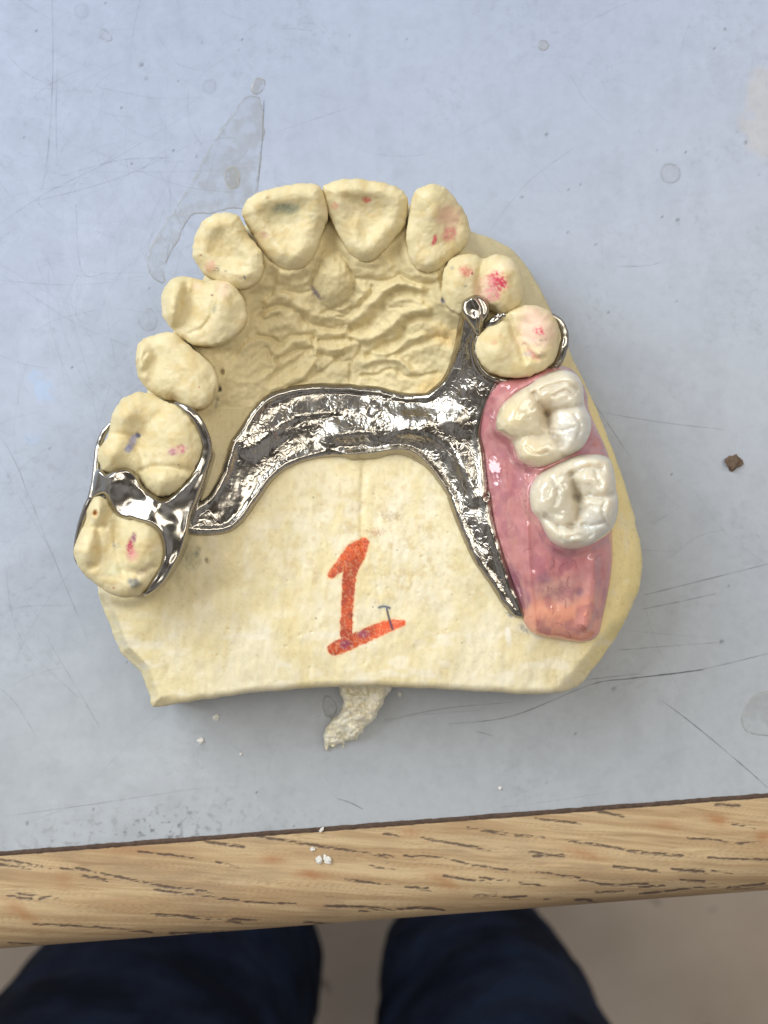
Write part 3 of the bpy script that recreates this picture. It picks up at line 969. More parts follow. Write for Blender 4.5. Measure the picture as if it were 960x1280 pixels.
RID += [(zB, p, w, a) for p, w, a in [
    ([(120, 425), (220, 335), (320, 235), (420, 195), (560, 215)], 6, .85), ([(150, 555), (290, 520), (390, 440), (460, 370), (600, 360)], 6.5, .9),
    ([(190, 710), (320, 680), (420, 700), (490, 775)], 5, .75), ([(240, 640), (380, 645), (480, 565), (600, 530)], 3.5, .6), ([(500, 640), (640, 600), (740, 620)], 9, .5),
    ([(150, 200), (180, 250), (120, 320)], 4, .4), ([(400, 300), (480, 290), (560, 310)], 4, .35), ([(540, 480), (620, 470), (700, 500)], 8, .3), ([(0, 620), (40, 620), (80, 600)], 5, .5),
    ([(130, 100), (250, 110), (340, 60)], 6, .45), ([(450, 110), (560, 150), (680, 140)], 5, .35)]]


def base_z(X, Y, rug=True):
    z = low(X, Y)
    m = (X > 240) & (X < 615) & (Y > 300) & (Y < 510)
    if rug and m.any():
        x, y = X[m], Y[m]
        wx_ = x + (fbm(x / 16, y / 16, 21, 2) - .5) * 5; wy_ = y + (fbm(x / 16, y / 16, 33, 2) - .5) * 5
        a = np.zeros(x.shape)
        for T, p, w, am in RID:
            a += am * 0.95 * line_g(zt(p, *T), wx_, wy_, w, 4)
        for T, p, w, am in GRO:
            a -= am * 0.72 * line_g(zt(p, *T), wx_, wy_, w * 1.15, 4)
        rxp = 23 + 5 * np.clip((y - 345) / 35, -1, .3)
        q = ((x - 416 + (fbm(x / 12, y / 12, 43) - .5) * 7) / rxp) ** 2 + ((y - 349) / 36) ** 2
        a += 1.35 * np.clip(1 - q, 0, 1) ** .62 - 0.22 * np.exp(-((np.sqrt(q) - 1.05) / 0.10) ** 2)
        a += (fbm(x / 11, y / 11, 40, 2) - .5) * 0.6 + (fbm(x / 4.5, y / 4.5, 41, 2) - .5) * 0.16
        z = z.copy(); z[m] += a * sm(y, 300, 325)
    # undulations and trowel marks of the flat back
    z = z + (fbm(X / 45, Y / 60, 50) - .5) * 0.8 * sm(Y, 560, 640) + (fbm(X / 7, Y / 12, 51) - .5) * 0.16
    z = z + (fbm(X / 4.5, Y / 4.5, 55, 3) - .5) * 0.13 * ell(X, Y, 480, 680, 110, 100)
    z = z - 0.25 * line_g([(455, 575), (452, 640), (455, 700)], X, Y, 4) 
    return z


def gum(X, Y):
    r = np.zeros(X.shape)
    for k, P in TP.items():
        x0, y0 = P.min(0) - 22; x1, y1 = P.max(0) + 22
        m = (X > x0) & (X < x1) & (Y > y0) & (Y < y1)
        if m.any():
            d, _, _ = poly_dist(P, X[m], Y[m])
            r[m] += 1.15 * np.exp(-((d - 2) / 8.0) ** 2)
    return 2.6 * np.tanh(r / 2.2)


PITS = [(RS.uniform(190, 700), RS.uniform(600, 855), RS.uniform(.9, 1.9)) for _ in range(46)]


def cast_z(X, Y, D):
    z = base_z(X, Y) + gum(X, Y) * sm(D, 2, 14)
    # pinholes of the plaster
    for (cx, cy, r, a) in [(278, 465, 2.6, .9), (274, 486, 2.6, .8), (271, 500, 2.0, .5), (554, 376, 2.5, .25), (345, 545, 2, .2), (258, 701, 2.5, .3), (441, 772, 2.2, .3)]:
        z = z - a * ell(X, Y, cx, cy, r, r * 1.5)
    for i in range(46):
        cx, cy, rr_ = PITS[i]
        z = z - 0.16 * ell(X, Y, cx, cy, rr_, rr_)
    z = z - 0.5 * ell(X, Y, 258, 745, 30, 12, -30)
    e = np.clip(D / 9.0, 0, 1)
    z = z - 1.3 * (1 - np.sqrt(1 - (1 - e) ** 2))
    # the bevelled strip along the left and right flanks
    lf = sm(X, 235, 150) * sm(Y, 735, 760) * sm(D, 13, 2) * 3.2
    rf = sm(X, 690, 740) * sm(D, 18, 2) * 0.5 * sm(Y, 300, 420)
    tf = sm(X, 560, 600) * sm(Y, 420, 380) * sm(D, 30, 2) * 2.5
    br = sm(X, 690, 730) * sm(Y, 770, 800) * sm(D, 20, 0) * 2.0
    return z - lf - np.maximum(rf, tf) - br


STAIN_BASE = [
    # x, y, rx, ry, ang, colour, strength, speckle
    (395, 366, 2.6, 11, -32, (95, 85, 120), .75, .3), (404, 373, 4, 2.2, 0, (100, 90, 120), .5, .4),
    (554, 376, 3, 4, -15, (90, 95, 130), .8, .1), (274, 487, 4, 3, 20, (60, 55, 65), .9, .1), (271, 503, 2, 9, 12, (90, 85, 90), .45, .3), (278, 465, 2, 4, -20, (110, 80, 50), .6, 0),
    (258, 701, 2.5, 4, 0, (110, 95, 70), .6, .2), (395, 773, 1.5, 1.5, 0, (70, 65, 60), .6, 0), (240, 700, 12, 14, 20, (150, 150, 120), .5, .5), (247, 690, 4, 9, 15, (120, 125, 115), .5, .7),
    (641, 768, 10, 4, 5, (90, 95, 110), .6, .9), (655, 786, 8, 4, 45, (95, 95, 105), .5, .9), (635, 795, 4, 14, -8, (235, 228, 215), .8, .3), (560, 420, 26, 14, 20, (222, 178, 95), .35, .2), (545, 480, 30, 12, -20, (225, 180, 95), .35, .2),
    (430, 460, 40, 18, 0, (150, 140, 110), .25, .5), (420, 385, 40, 10, 0, (165, 148, 110), .3, .5), (470, 665, 14, 6, 0, (170, 110, 80), .5, .95), (490, 645, 20, 8, 0, (150, 120, 90), .35, .97), (395, 720, 7, 12, 0, (170, 150, 130), .3, .9),
]
CREAM = rgb(219, 204, 161); TAN = rgb(211, 195, 150); PALE = rgb(224, 213, 181)
BONE = rgb(211, 196, 153)


def paint(c, X, Y, stains):
    for (cx, cy, rx, ry, an, col, k, sp) in stains:
        m = (np.abs(X - cx) < 3.0 * max(rx, ry)) & (np.abs(Y - cy) < 3.0 * max(rx, ry))
        if not m.any():
            continue
        x, y = X[m], Y[m]
        e = ell(x + (fbm(x / 5, y / 5, 60) - .5) * rx * .6, y + (fbm(x / 5, y / 5, 61) - .5) * ry * .6, cx, cy, rx, ry, an)
        w = k * sm(e, 0.12, 0.75)
        if sp > 0:
            s = sm(fbm(x / 1.9, y / 1.9, 62, 2) + 0.30 * (e - .5), .42, .62)
            w = w * lerp(1.0, s, sp)
        c[m] = lerp(c[m], rgb(*col), w[:, None])
    return c


V, F, bx_, by_, bd = patch(BP, cast_z, 1.2, [(lambda z: z - 0.6, 1.004), (lambda z: z * 0.75, 1.006), (lambda z: z * 0.5, 1.004), (lambda z: z * 0.25, 0.998), (lambda z: 0.02 + 0 * z, 0.990)])
bc = lerp(TAN, CREAM, sm(by_ + (fbm(bx_ / 40, by_ / 40, 70) - .5) * 90, 470, 600)[:, None])
bc = lerp(bc, PALE, (0.85 * sm(fbm(bx_ / 55, by_ / 70, 71), .45, .7) * sm(by_, 560, 660))[:, None])
bc = bc * lerp(0.92, 1.05, fbm(bx_ / 6, by_ / 22, 72))[:, None]
bc = lerp(bc, rgb(232, 212, 150), (0.8 * sm(bx_, 690, 760))[:, None])
bc = lerp(bc, rgb(170, 150, 110), (0.22 * sm(fbm(bx_ / 3, by_ / 3, 73, 2), .66, .8))[:, None])
bc = lerp(bc, rgb(224, 216, 194), (0.35 * sm(fbm(bx_ / 9, by_ / 14, 74, 3), .55, .8) * sm(by_, 600, 660))[:, None])
ctr = ell(bx_, by_, 470, 680, 150, 120)
bc = lerp(bc, rgb(226, 216, 190), (0.75 * ctr * sm(fbm(bx_ / 16, by_ / 18, 76, 3), .40, .62))[:, None])
bc = lerp(bc, rgb(196, 172, 126), (0.55 * ctr * sm(fbm(bx_ / 8, by_ / 9, 77, 3), .56, .74))[:, None])
bc = lerp(bc, rgb(206, 184, 118), (0.22 * sm(fbm(bx_ / 15 + by_ / 160, by_ / 90, 78, 3), .5, .75) * sm(by_, 590, 650))[:, None])
bc = lerp(bc, rgb(228, 220, 200), (0.5 * sm(fbm(bx_ / 34, by_ / 12, 79, 3), .58, .75) * sm(by_, 740, 800))[:, None])
bc = paint(bc, bx_, by_, STAIN_BASE)
# the hand-drawn orange mark, a 1 with a flag and a slanting foot
k9 = (80, 640, 2.087)
zn = (380, 640, 4.0)
jx = bx_ + (fbm(bx_ / 4, by_ / 4, 80) - .5) * 3.2; jy = by_ + (fbm(bx_ / 4, by_ / 4, 81) - .5) * 3.2


def stroke(pts, T):
    P = cr(zt(pts, *T), 6, False)
    best = np.full(jx.shape, 99.0)
    m = (np.abs(jx - 455) < 70) & (np.abs(jy - 745) < 90)
    for i in range(len(P) - 1):
        a, b = P[i], P[i + 1]
        dx, dy = b[0] - a[0], b[1] - a[1]
        tt = np.clip(((jx[m] - a[0]) * dx + (jy[m] - a[1]) * dy) / (dx * dx + dy * dy + 1e-9), 0, 1)
        dd = np.hypot(jx[m] - a[0] - tt * dx, jy[m] - a[1] - tt * dy) - (a[2] + (b[2] - a[2]) * tt)
        best[m] = np.minimum(best[m], dd)
    return best


ds = np.minimum(stroke([(135, 315, 5.0), (200, 250, 8.5), (250, 195, 10), (302, 150, 6.0)], zn), stroke([(300, 160, 6.5), (270, 220, 8.5), (232, 300, 9.0), (220, 420, 8.0), (212, 540, 7.8), (212, 630, 8.0)], zn))
ds = np.minimum(ds, stroke([(140, 683, 6), (165, 680, 9.0), (260, 640, 8.8), (350, 600, 8.6), (420, 570, 7.6), (490, 555, 4.8)], zn))
ink = sm(-ds, -0.7, 0.9)
orange = lerp(rgb(192, 72, 24), rgb(160, 50, 20), sm(fbm(bx_ / 7, by_ / 7, 82), .35, .65)[:, None])
orange = lerp(orange, rgb(222, 96, 40), (0.8 * sm(by_ + (bx_ - 440) * .5, 715, 690) * sm(fbm(bx_ / 2.5, by_ / 2.5, 83), .4, .6))[:, None])
orange = lerp(orange, rgb(225, 84, 36), (0.8 * sm(bx_, 455, 485))[:, None])
orange = lerp(orange, rgb(130, 45, 90), (0.75 * sm(ell(bx_, by_, 432, 806, 9, 7) + ell(bx_, by_, 454, 793, 9, 6), .2, .8) * sm(fbm(bx_ / 3, by_ / 3, 84), .3, .55))[:, None])
bc = lerp(bc, rgb(236, 170, 110), (0.30 * sm(-ds, -3.5, 0))[:, None])
ink = ink * lerp(.72, 1, sm(fbm(bx_ / 1.7, by_ / 1.7, 86, 2), .28, .45))
bc = lerp(bc, orange, (0.96 * ink)[:, None])
# the small blue pen tick over the foot of the mark
tk = np.maximum(line_g(zt([(375, 478), (400, 472), (428, 480)], *zn), bx_, by_, 1.9), line_g(zt([(413, 480), (425, 530), (442, 585)], *zn), bx_, by_, 1.7))
bc = lerp(bc, rgb(62, 66, 84), (0.9 * sm(tk, .25, .8))[:, None])
bc = lerp(bc, rgb(150, 175, 195), (0.2 * ell(bx_, by_, 480, 758, 9, 4))[:, None])

cast = empty('dental_cast', (0, 0, 0))
tag(cast, 'cream plaster dental cast of an upper jaw with an orange mark, lying on the workbench', 'dental cast')
make_obj('plaster_base', V, F, M_plaster, cast, attrs={'tint': bc})


def tooth(name, P, T, zc, tilt, bumps, grooves, w, R, bottom, mat, parent, tintf, rim=None, soft=0.8, gwid=1.7, taper=0.84, wmul=1.5, wob=0.10, seed=0, nr=46):
    """closed tooth body: crown surface inside the outline, flanks tapering down to `bottom` mm"""
    P = np.asarray(P)
    if taper < .87:
        P = P + np.stack([fbm(P[:, 0] / 6, P[:, 1] / 6, 31 + seed) - .5, fbm(P[:, 0] / 6, P[:, 1] / 6, 38 + seed) - .5], 1) * 3.2
        R = R * .8
    K = len(P)
    c = P.mean(0)
    rs = 1 - (1 - np.linspace(0.0, 1, nr)) ** 1.35
    rs = rs[1:]
    X = c[0] + rs[:, None] * (P[None, :, 0] - c[0]); Y = c[1] + rs[:, None] * (P[None, :, 1] - c[1])
    X = np.concatenate([[c[0]], X.ravel()]); Y = np.concatenate([[c[1]], Y.ravel()])
    d, _, _ = poly_dist(P, X, Y)
    z = zc + (X - c[0]) * tilt[0] + (Y - c[1]) * tilt[1]
    for b in bumps:
        q = zt([b[:2]], *T)[0]
        z = z + b[5] * ell(X, Y, q[0], q[1], b[2] / T[2], b[3] / T[2], b[4])
    wx2 = X + (fbm(X / 8, Y / 8, 90 + seed, 2) - .5) * 2.5; wy2 = Y + (fbm(X / 8, Y / 8, 95 + seed, 2) - .5) * 2.5
    for p, gw, ga in grooves:
        z = z - ga * soft * line_g(zt(p, *T), wx2, wy2, gw * gwid, 5)
    if rim:
        z = z + rim[0] * np.exp(-((d - rim[1]) / rim[2]) ** 2)
    z = z + (fbm(X / 14, Y / 14, 100 + seed) - .5) * wob * 4 + (fbm(X / 4, Y / 4, 104 + seed, 2) - .5) * wob * (0.8 if taper < .87 else .25)
    w = w * wmul
    e = np.clip(d / w, 0, 1)
    if taper < .87:
        lx, ly = 430 - c[0], 500 - c[1]
        ln = math.hypot(lx, ly)
        dot = ((X - c[0]) * lx + (Y - c[1]) * ly) / (np.hypot(X - c[0], Y - c[1]) + 1e-6) / ln
        R = R * (1 - 0.62 * sm(dot, -0.1, 0.85))
    z = z - R * (1 - np.sqrt(1 - (1 - e) ** 2 * 0.985))
    V = list(W(X, Y, z))
    nrr = len(rs)
    last = np.array(V[1 + (nrr - 1) * K:])
    cw = last.mean(0)
    faces = [(0, 1 + (k + 1) % K, 1 + k) for k in range(K)]
    for r in range(nrr - 1):
        o0 = 1 + r * K; o1 = o0 + K
        faces += [(o0 + k, o0 + (k + 1) % K, o1 + (k + 1) % K, o1 + k) for k in range(K)]
    px = list(X); py = list(Y)
    oprev = 1 + (nrr - 1) * K
    for j, f in enumerate((0.15, 0.35, 0.6, 0.8, 1.0)):
        lv = last.copy()
        lv[:, 2] = last[:, 2] * (1 - f) + bottom * MM * f
        sh = 1 + 0.012 * math.sin(f * 3) - (1 - taper) * f ** 1.4
        lv[:, :2] = cw[:2] + (last[:, :2] - cw[:2]) * sh
        on = len(V)
        V += list(lv); px += list(X[-K:]); py += list(Y[-K:])
        faces += [(oprev + k, oprev + (k + 1) % K, on + (k + 1) % K, on + k) for k in range(K)]
        oprev = on
    V = np.array(V)
    a, b, cc = V[faces[K + 5][0]], V[faces[K + 5][1]], V[faces[K + 5][2]]
    if np.cross(b - a, cc - b)[2] < 0:
        faces = [f[::-1] for f in faces]
        faces[:K] = [f[::-1] for f in faces[:K]]
    n0 = np.cross(V[faces[0][1]] - V[faces[0][0]], V[faces[0][2]] - V[faces[0][1]])[2]
    if n0 < 0:
        faces[:K] = [f[::-1] for f in faces[:K]]
    px = np.array(px); py = np.array(py)
    dfull = np.concatenate([d, np.zeros(len(px) - len(d))])
    return make_obj(name, V, faces, mat, parent, attrs={'tint': tintf(px, py, dfull)})


def plaster_tint(stains, tone=0.0, seed=0):
    def f(x, y, d):
        c = np.tile(BONE, (len(x), 1)) * (1 + tone)
        c = lerp(c, rgb(205, 180, 125), (0.5 * sm(fbm(x / 12, y / 12, 110 + seed), .45, .7))[:, None])
        c = lerp(c, rgb(228, 214, 180), (0.35 * sm(fbm(x / 10, y / 10, 115 + seed), .5, .7))[:, None])
        return paint(c, x, y, stains)
    return f


PK = (205, 120, 115); MG = (178, 30, 75); BL = (112, 125, 110); DK = (80, 75, 75)
# t3: left lateral
tooth('tooth', TP['t3'], z1, 22.4, (0.012, -0.022), [(250, 345, 95, 110, -30, -1.0), (300, 460, 60, 45, 0, .5), (210, 250, 60, 40, -30, .5)], [([(270, 460), (340, 480)], 2, .15)], 15, 2.4, 13, M_tooth, cast,
      plaster_tint([(263, 333, 7, 9, 0, PK, .45, .5), (270, 337, 4, 7, 30, DK, .6, .97), (251, 319, 1.5, 1.5, 0, (150, 60, 60), .6, 0), (282, 339, 2, 1.5, 0, DK, .5, 0), (306, 347, 1.2, 3, -20, (60, 60, 90), .8, 0)]), rim=(.42, 15, 10), seed=1)
# t4: left central
tooth('tooth', TP['t4'], z1, 22.0, (0.0, -0.038), [(490, 205, 105, 70, -8, -1.15), (550, 370, 75, 60, 0, .9), (470, 380, 50, 40, 30, .3)], [([(600, 260), (570, 340)], 4, .12), ([(500, 400), (530, 330)], 3, .15)], 15, 2.3, 14, M_tooth, cast,
      plaster_tint([(357, 261, 19, 7, -4, BL, .8, .3), (352, 272, 26, 10, 0, (165, 155, 115), .55, 0), (330, 294, 7, 5, 0, (170, 120, 105), .5, .6), (335, 247, 3, 2, 0, DK, .4, .5), (389, 270, 4, 3, 0, BL, .4, .7)]), rim=(.42, 15, 10), seed=2)
# t5: right central
tooth('tooth', TP['t5'], z2, 22.0, (0.0, -0.038), [(200, 215, 110, 75, 6, -1.1), (190, 360, 70, 55, 0, .8), (250, 260, 20, 60, -10, .3), (150, 260, 20, 60, 10, .3)], [([(60, 130), (140, 155), (230, 150), (300, 160)], 5, .3)], 15, 2.3, 14, M_tooth, cast,
      plaster_tint([(459, 250, 6, 4, 10, (196, 70, 70), .8, .5), (418, 257, 5, 5, 0, (200, 90, 80), .5, .5)]), rim=(.42, 15, 10), seed=3)
# t6: right canine
tooth('tooth', TP['t6'], z2, 22.0, (-0.006, -0.026), [(445, 200, 60, 120, 0, .9), (545, 260, 50, 90, -20, -.6), (440, 400, 60, 45, 0, .6), (390, 260, 30, 90, 5, -.35)], [], 17, 2.6, 14, M_tooth, cast,
      plaster_tint([(562, 292, 12, 9, -35, PK, .75, .45), (543, 300, 3, 9, 22, (196, 60, 85), .85, .5), (560, 270, 16, 14, 0, (220, 170, 150), .6, .2), (572, 276, 8, 4, 30, (150, 110, 100), .4, .9), (553, 252, 10, 4, 30, (210, 195, 165), .5, .9)]), rim=(.2, 10, 6), seed=4)
# t7: right premolar, two lobes
tooth('tooth', TP['t7'], z2, 22.0, (0.004, -0.004), [(560, 480, 60, 75, 10, 1.0), (735, 480, 65, 85, -10, 1.3), (640, 520, 25, 60, 0, -.3)], [([(655, 395), (640, 450), (632, 500), (650, 570), (690, 600)], 2.6, .8), ([(600, 590), (640, 560)], 2, .2)], 15, 2.5, 14, M_tooth, cast,
      plaster_tint([(621, 353, 14, 16, 0, (200, 35, 80), .95, .75), (618, 350, 9, 8, 0, (190, 15, 65), .9, .5), (616, 368, 12, 9, 10, (205, 80, 110), .7, .85), (608, 362, 16, 18, 0, (228, 185, 170), .5, .2),
                    (582, 339, 9, 8, 20, (205, 100, 95), .75, .5), (590, 342, 1.5, 1.8, 0, (150, 30, 60), .8, 0), (565, 335, 3, 3, 0, (130, 130, 125), .5, .4), (582, 358, 2, 1.3, 0, DK, .5, 0), (634, 331, 14, 8, 0, (232, 214, 182), .6, 0)], .03), seed=5)
# t8: right second premolar under the ring clasp
tooth('tooth', TP['t8'], z2, 22.6, (0.0, -0.002), [(715, 760, 75, 70, 0, 1.0), (890, 690, 60, 90, -10, .8), (800, 700, 45, 90, 15, -.8), (840, 600, 50, 20, 0, .4), (880, 775, 16, 12, 30, .7)],
      [([(760, 630), (775, 690), (800, 740), (820, 800)], 2.6, .8), ([(790, 640), (850, 660), (900, 640)], 3, .3), ([(820, 740), (860, 790), (900, 790)], 1.8, .4)], 15, 2.5, 14, M_tooth, cast,
      plaster_tint([(670, 410, 24, 30, -20, (226, 190, 172), .75, .15), (674, 413, 8, 6, 20, (205, 70, 100), .85, .85), (676, 425, 3, 2, 0, DK, .5, .7), (666, 443, 12, 4, 40, (215, 130, 125), .6, .4), (659, 442, 6, 4, 0, (170, 160, 165), .5, .3),
                    (618, 428, 4, 4, 0, (205, 140, 110), .5, .6), (627, 420, 3, 3, 0, (205, 150, 120), .5, .6)], .05), seed=6)
# t2: left first premolar
tooth('tooth', TP['t2'], z1, 22.2, (0.0, 0.0), [(50, 590, 38, 90, 10, 1.4), (110, 590, 36, 90, 10, -1.3), (245, 590, 60, 110, 10, 1.3), (150, 480, 60, 25, 0, .3)],
      [([(105, 500), (95, 570), (80, 650), (60, 680)], 2.6, .45), ([(240, 505), (215, 560), (205, 620), (170, 670), (120, 695)], 1.6, .32)], 16, 2.6, 14, M_tooth, cast,
      plaster_tint([(278, 363, 9, 12, 0, (225, 195, 170), .6, .2), (265, 369, 1.8, 1.5, 0, (110, 50, 50), .8, 0), (267, 385, 3, 7, 10, (140, 140, 120), .5, .6), (285, 358, 5, 3, 0, (170, 130, 120), .4, .8), (247, 358, 6, 5, 0, (226, 190, 165), .5, 0)]), seed=7)
# t1: left second premolar
tooth('tooth', TP['t1'], zm, 22.0, (0.0, 0.0), [(345, 190, 36, 80, 0, 1.2), (400, 190, 40, 70, 10, -1.0), (570, 240, 75, 120, -30, 1.1), (480, 110, 60, 40, 20, .3), (620, 340, 50, 40, 0, .3)],
      [([(360, 150), (352, 175), (372, 205), (345, 235)], 2.0, .5), ([(500, 365), (470, 345)], 3, .6)], 16, 2.6, 14, M_tooth, cast,
      plaster_tint([(249, 484, 1.5, 1.2, 0, (150, 60, 60), .7, 0), (215, 497, 8, 3, -10, (190, 165, 130), .8, .3), (172, 452, 3, 5, 20, (170, 140, 100), .4, .3), (268, 490, 1.8, 8, 10, DK, .35, .2)]), seed=8)
# m1: left first molar
tooth('tooth', TP['m1'], zm, 22.4, (0.0, 0.0), [(275, 420, 60, 55, -20, 1.1), (215, 590, 50, 60, 10, 1.0), (510, 530, 90, 130, -10, 1.2), (440, 715, 65, 55, 0, 1.0), (335, 540, 60, 90, 0, -.9), (390, 400, 60, 40, 0, -.2)],
      [([(205, 505), (240, 510), (290, 520), (320, 560), (350, 620), (345, 690)], 3.0, .5), ([(350, 668), (400, 655), (470, 655), (560, 668)], 2.6, .6), ([(330, 560), (360, 480), (420, 420)], 3.2, .35), ([(395, 690), (410, 760)], 3, .3)], 15, 2.5, 13, M_tooth, cast,
      plaster_tint([(172, 544, 4, 4, 0, (85, 90, 115), .95, 0), (165, 553, 5, 12, 25, (135, 140, 180), .75, .3), (161, 561, 6, 5, 0, (120, 125, 170), .7, .3), (228, 561, 6, 5, -10, (185, 50, 95), .8, .8), (216, 566, 5, 5, 0, (150, 70, 110), .7, .85), (222, 563, 14, 6, -15, (205, 130, 150), .4, .5),
                    (223, 581, 1.2, 1.2, 0, DK, .7, 0), (190, 491, 3, 3, 0, (200, 150, 120), .3, 0)]), seed=9)
# m2: left second molar
tooth('tooth', TP['m2'], zm, 22.0, (0.0, 0.0), [(145, 850, 38, 50, 0, 1.3), (100, 1020, 48, 70, 10, 1.4), (350, 1000, 80, 120, 10, 1.5), (215, 1000, 60, 120, 5, -1.1), (310, 1180, 30, 22, 10, .8), (139, 858, 9, 11, 0, -1.4), (60, 1020, 20, 18, 0, .4)],
      [([(95, 930), (140, 915), (180, 920)], 2.4, .5), ([(150, 930), (155, 1000), (150, 1080), (120, 1100)], 2.4, .6), ([(230, 900), (235, 980), (250, 1080), (270, 1140)], 3.2, .45), ([(260, 1110), (330, 1120), (400, 1100)], 3.0, .5)], 15, 2.5, 12, M_tooth, cast,
      plaster_tint([(163, 684, 5, 12, 10, (175, 35, 80), .95, .6), (167, 672, 4, 7, 10, (120, 40, 90), .85, .6), (166, 694, 8, 8, 0, (215, 130, 140), .6, .5), (145, 681, 5, 7, 0, (120, 125, 130), .55, .85), (119, 642, 3.5, 4, 0, (200, 150, 95), .8, .0), (168, 729, 10, 6, 20, (110, 115, 115), .85, .2),
                    (155, 640, 12, 8, 0, (205, 205, 190), .5, .2), (142, 712, 12, 10, 0, (190, 190, 155), .5, .3), (142, 735, 1.2, 1.2, 0, (150, 60, 50), .8, 0), (178, 715, 10, 4, -15, (160, 130, 110), .5, .6)]), seed=10)

# torn flap of plaster sticking out under the back edge
z9 = (380, 640, 4.0)
flap_o = zt([(150, 820), (175, 885), (198, 950), (180, 1000), (130, 1055), (98, 1112), (102, 1145), (96, 1168), (114, 1196), (126, 1172), (150, 1186), (172, 1162), (200, 1180), (212, 1146), (262, 1140), (302, 1090), (345, 1035), (385, 985), (415, 915), (440, 865), (420, 800), (280, 780)], *z9)
FPp = cr(flap_o, 7)
FPp = FPp + np.stack([fbm(FPp[:, 0] / 5, FPp[:, 1] / 5, 1) - .5, fbm(FPp[:, 0] / 4, FPp[:, 1] / 4, 8, 5) - .5], 1) * 6.0


def flap_z(X, Y, D):
    z = 4.4 - 3.0 * sm(Y, 880, 935) + (fbm(X / 8, Y / 8, 130) - .5) * 2.2 + (fbm(X / 2.5, Y / 2.5, 131) - .5) * .5
    z += 0.5 * ell(X, Y, 428, 905, 9, 30, 35)
    return z - 1.6 * (1 - np.sqrt(1 - (1 - np.clip(D / 7, 0, 1)) ** 2))


V, F, x_, y_, d_ = patch(FPp, flap_z, 1.1, [(lambda z: 0.05 + 0 * z, 0.97)])
fc = lerp(rgb(240, 234, 214), rgb(226, 217, 190), sm(fbm(x_ / 5, y_ / 5, 132), .35, .65)[:, None])
make_obj('plaster_flap', V, F, M_plaster, cast, attrs={'tint': fc})

def offset(P, k):
    T = np.roll(P, -1, 0) - np.roll(P, 1, 0)
    T = T / (np.linalg.norm(T, axis=1)[:, None] + 1e-9)
    Nn = np.stack([T[:, 1], -T[:, 0]], 1)
    A = 0.5 * np.sum(P[:, 0] * np.roll(P[:, 1], -1) - np.roll(P[:, 0], -1) * P[:, 1])
    return P + Nn * k * (1 if A > 0 else -1)


# ================================================================== PARTIAL DENTURE
den = empty('partial_denture', (0, 0, 0))
tag(den, 'partial denture of chrome metal with pink acrylic and two white molars, seated on the cast', 'denture')

z4_ = (230, 440, 2.909); z5_ = (500, 340, 3.2); z6_ = (540, 540, 3.4286)
conn = zt([(5, 640), (30, 570), (90, 520), (130, 450), (150, 400), (170, 330), (210, 270), (250, 210), (300, 160), (370, 130), (450, 118), (540, 115), (640, 122), (720, 130), (790, 148), (870, 150)], *z4_)
conn += zt([(120, 472), (160, 440), (190, 390), (212, 320), (228, 250), (240, 180), (250, 150), (300, 165), (330, 210), (318, 250), (300, 300), (306, 350), (335, 395), (380, 425), (425, 435), (395, 462), (372, 500), (345, 560), (326, 640), (332, 700), (342, 800), (352, 900)], *z5_)
conn += zt([(245, 260), (262, 380), (300, 520), (350, 660), (400, 785), (350, 785), (300, 735), (240, 640), (180, 555), (140, 470), (105, 390), (70, 290)], *z6_)
conn += zt([(190, 895), (140, 820), (80, 765)], *z5_)
conn += zt([(780, 370), (700, 383), (620, 390), (560, 378), (480, 385), (400, 410), (340, 450), (290, 510), (250, 570), (210, 620), (170, 650), (100, 664), (20, 660)], *z4_)
CP = cr(conn, 6)
CP = offset(CP, 0.8) + np.stack([fbm(CP[:, 0] / 12, CP[:, 1] / 12, 1) - .5, fbm(CP[:, 0] / 12, CP[:, 1] / 12, 8) - .5], 1) * 2.0


def conn_z(X, Y, D):
    z = base_z(X, Y, False) + 0.70
    z = z + 0.2 * np.exp(-((D - 7) / 4.0) ** 2)                     # smooth beaded border
    mid = sm(D, 6, 14)
    z = z + mid * ((fbm(X / 38, Y / 38, 140, 2) - .5) * 0.75 + (fbm(X / 9, Y / 9, 141, 1) - .5) * 0.07)
    z = z + 1.5 * line_g([(425, 542), (470, 538), (520, 534), (565, 528)], X, Y, 19) - .6 * line_g([(425, 556), (455, 552)], X, Y, 8)
    z = z + 0.65 * line_g(zt([(240, 350), (330, 290), (380, 250), (460, 230), (560, 205), (700, 215), (870, 250)], *z4_), X, Y, 13)
    z = z - 0.2 * line_g(zt([(340, 300), (430, 250), (560, 240)], *z4_), X, Y, 5)
    z = z + 0.6 * line_g(zt([(0, 640), (90, 650), (200, 700), (260, 800), (300, 900)], *z5_), X, Y, 10)
    z = z + 0.5 * line_g(zt([(590, 370), (700, 360), (800, 350), (850, 370), (900, 420), (950, 490)], *z4_), X, Y, 3)
    up = sm(Y, 470, 400) * sm(X, 560, 585)
    z = z + 2.4 * up
    e = np.clip(D / 6.0, 0, 1)
    return z - 0.6 * (1 - np.sqrt(1 - (1 - e) ** 2 * .98))


V, F, x_, y_, d_ = patch(CP, conn_z, 0.95, [(lambda z: z - 1.3, 1.0)])
tx_ = sm(d_, 6, 13) * (0.35 + 0.65 * sm(fbm(x_ / 30, y_ / 30, 142), .35, .55))
tx_ *= 1 - 0.85 * sm(ell(x_, y_, 290, 630, 40, 30, -30), .3, .8)
make_obj('major_connector', V, F, M_metal, den, attrs={'texture': tx_})


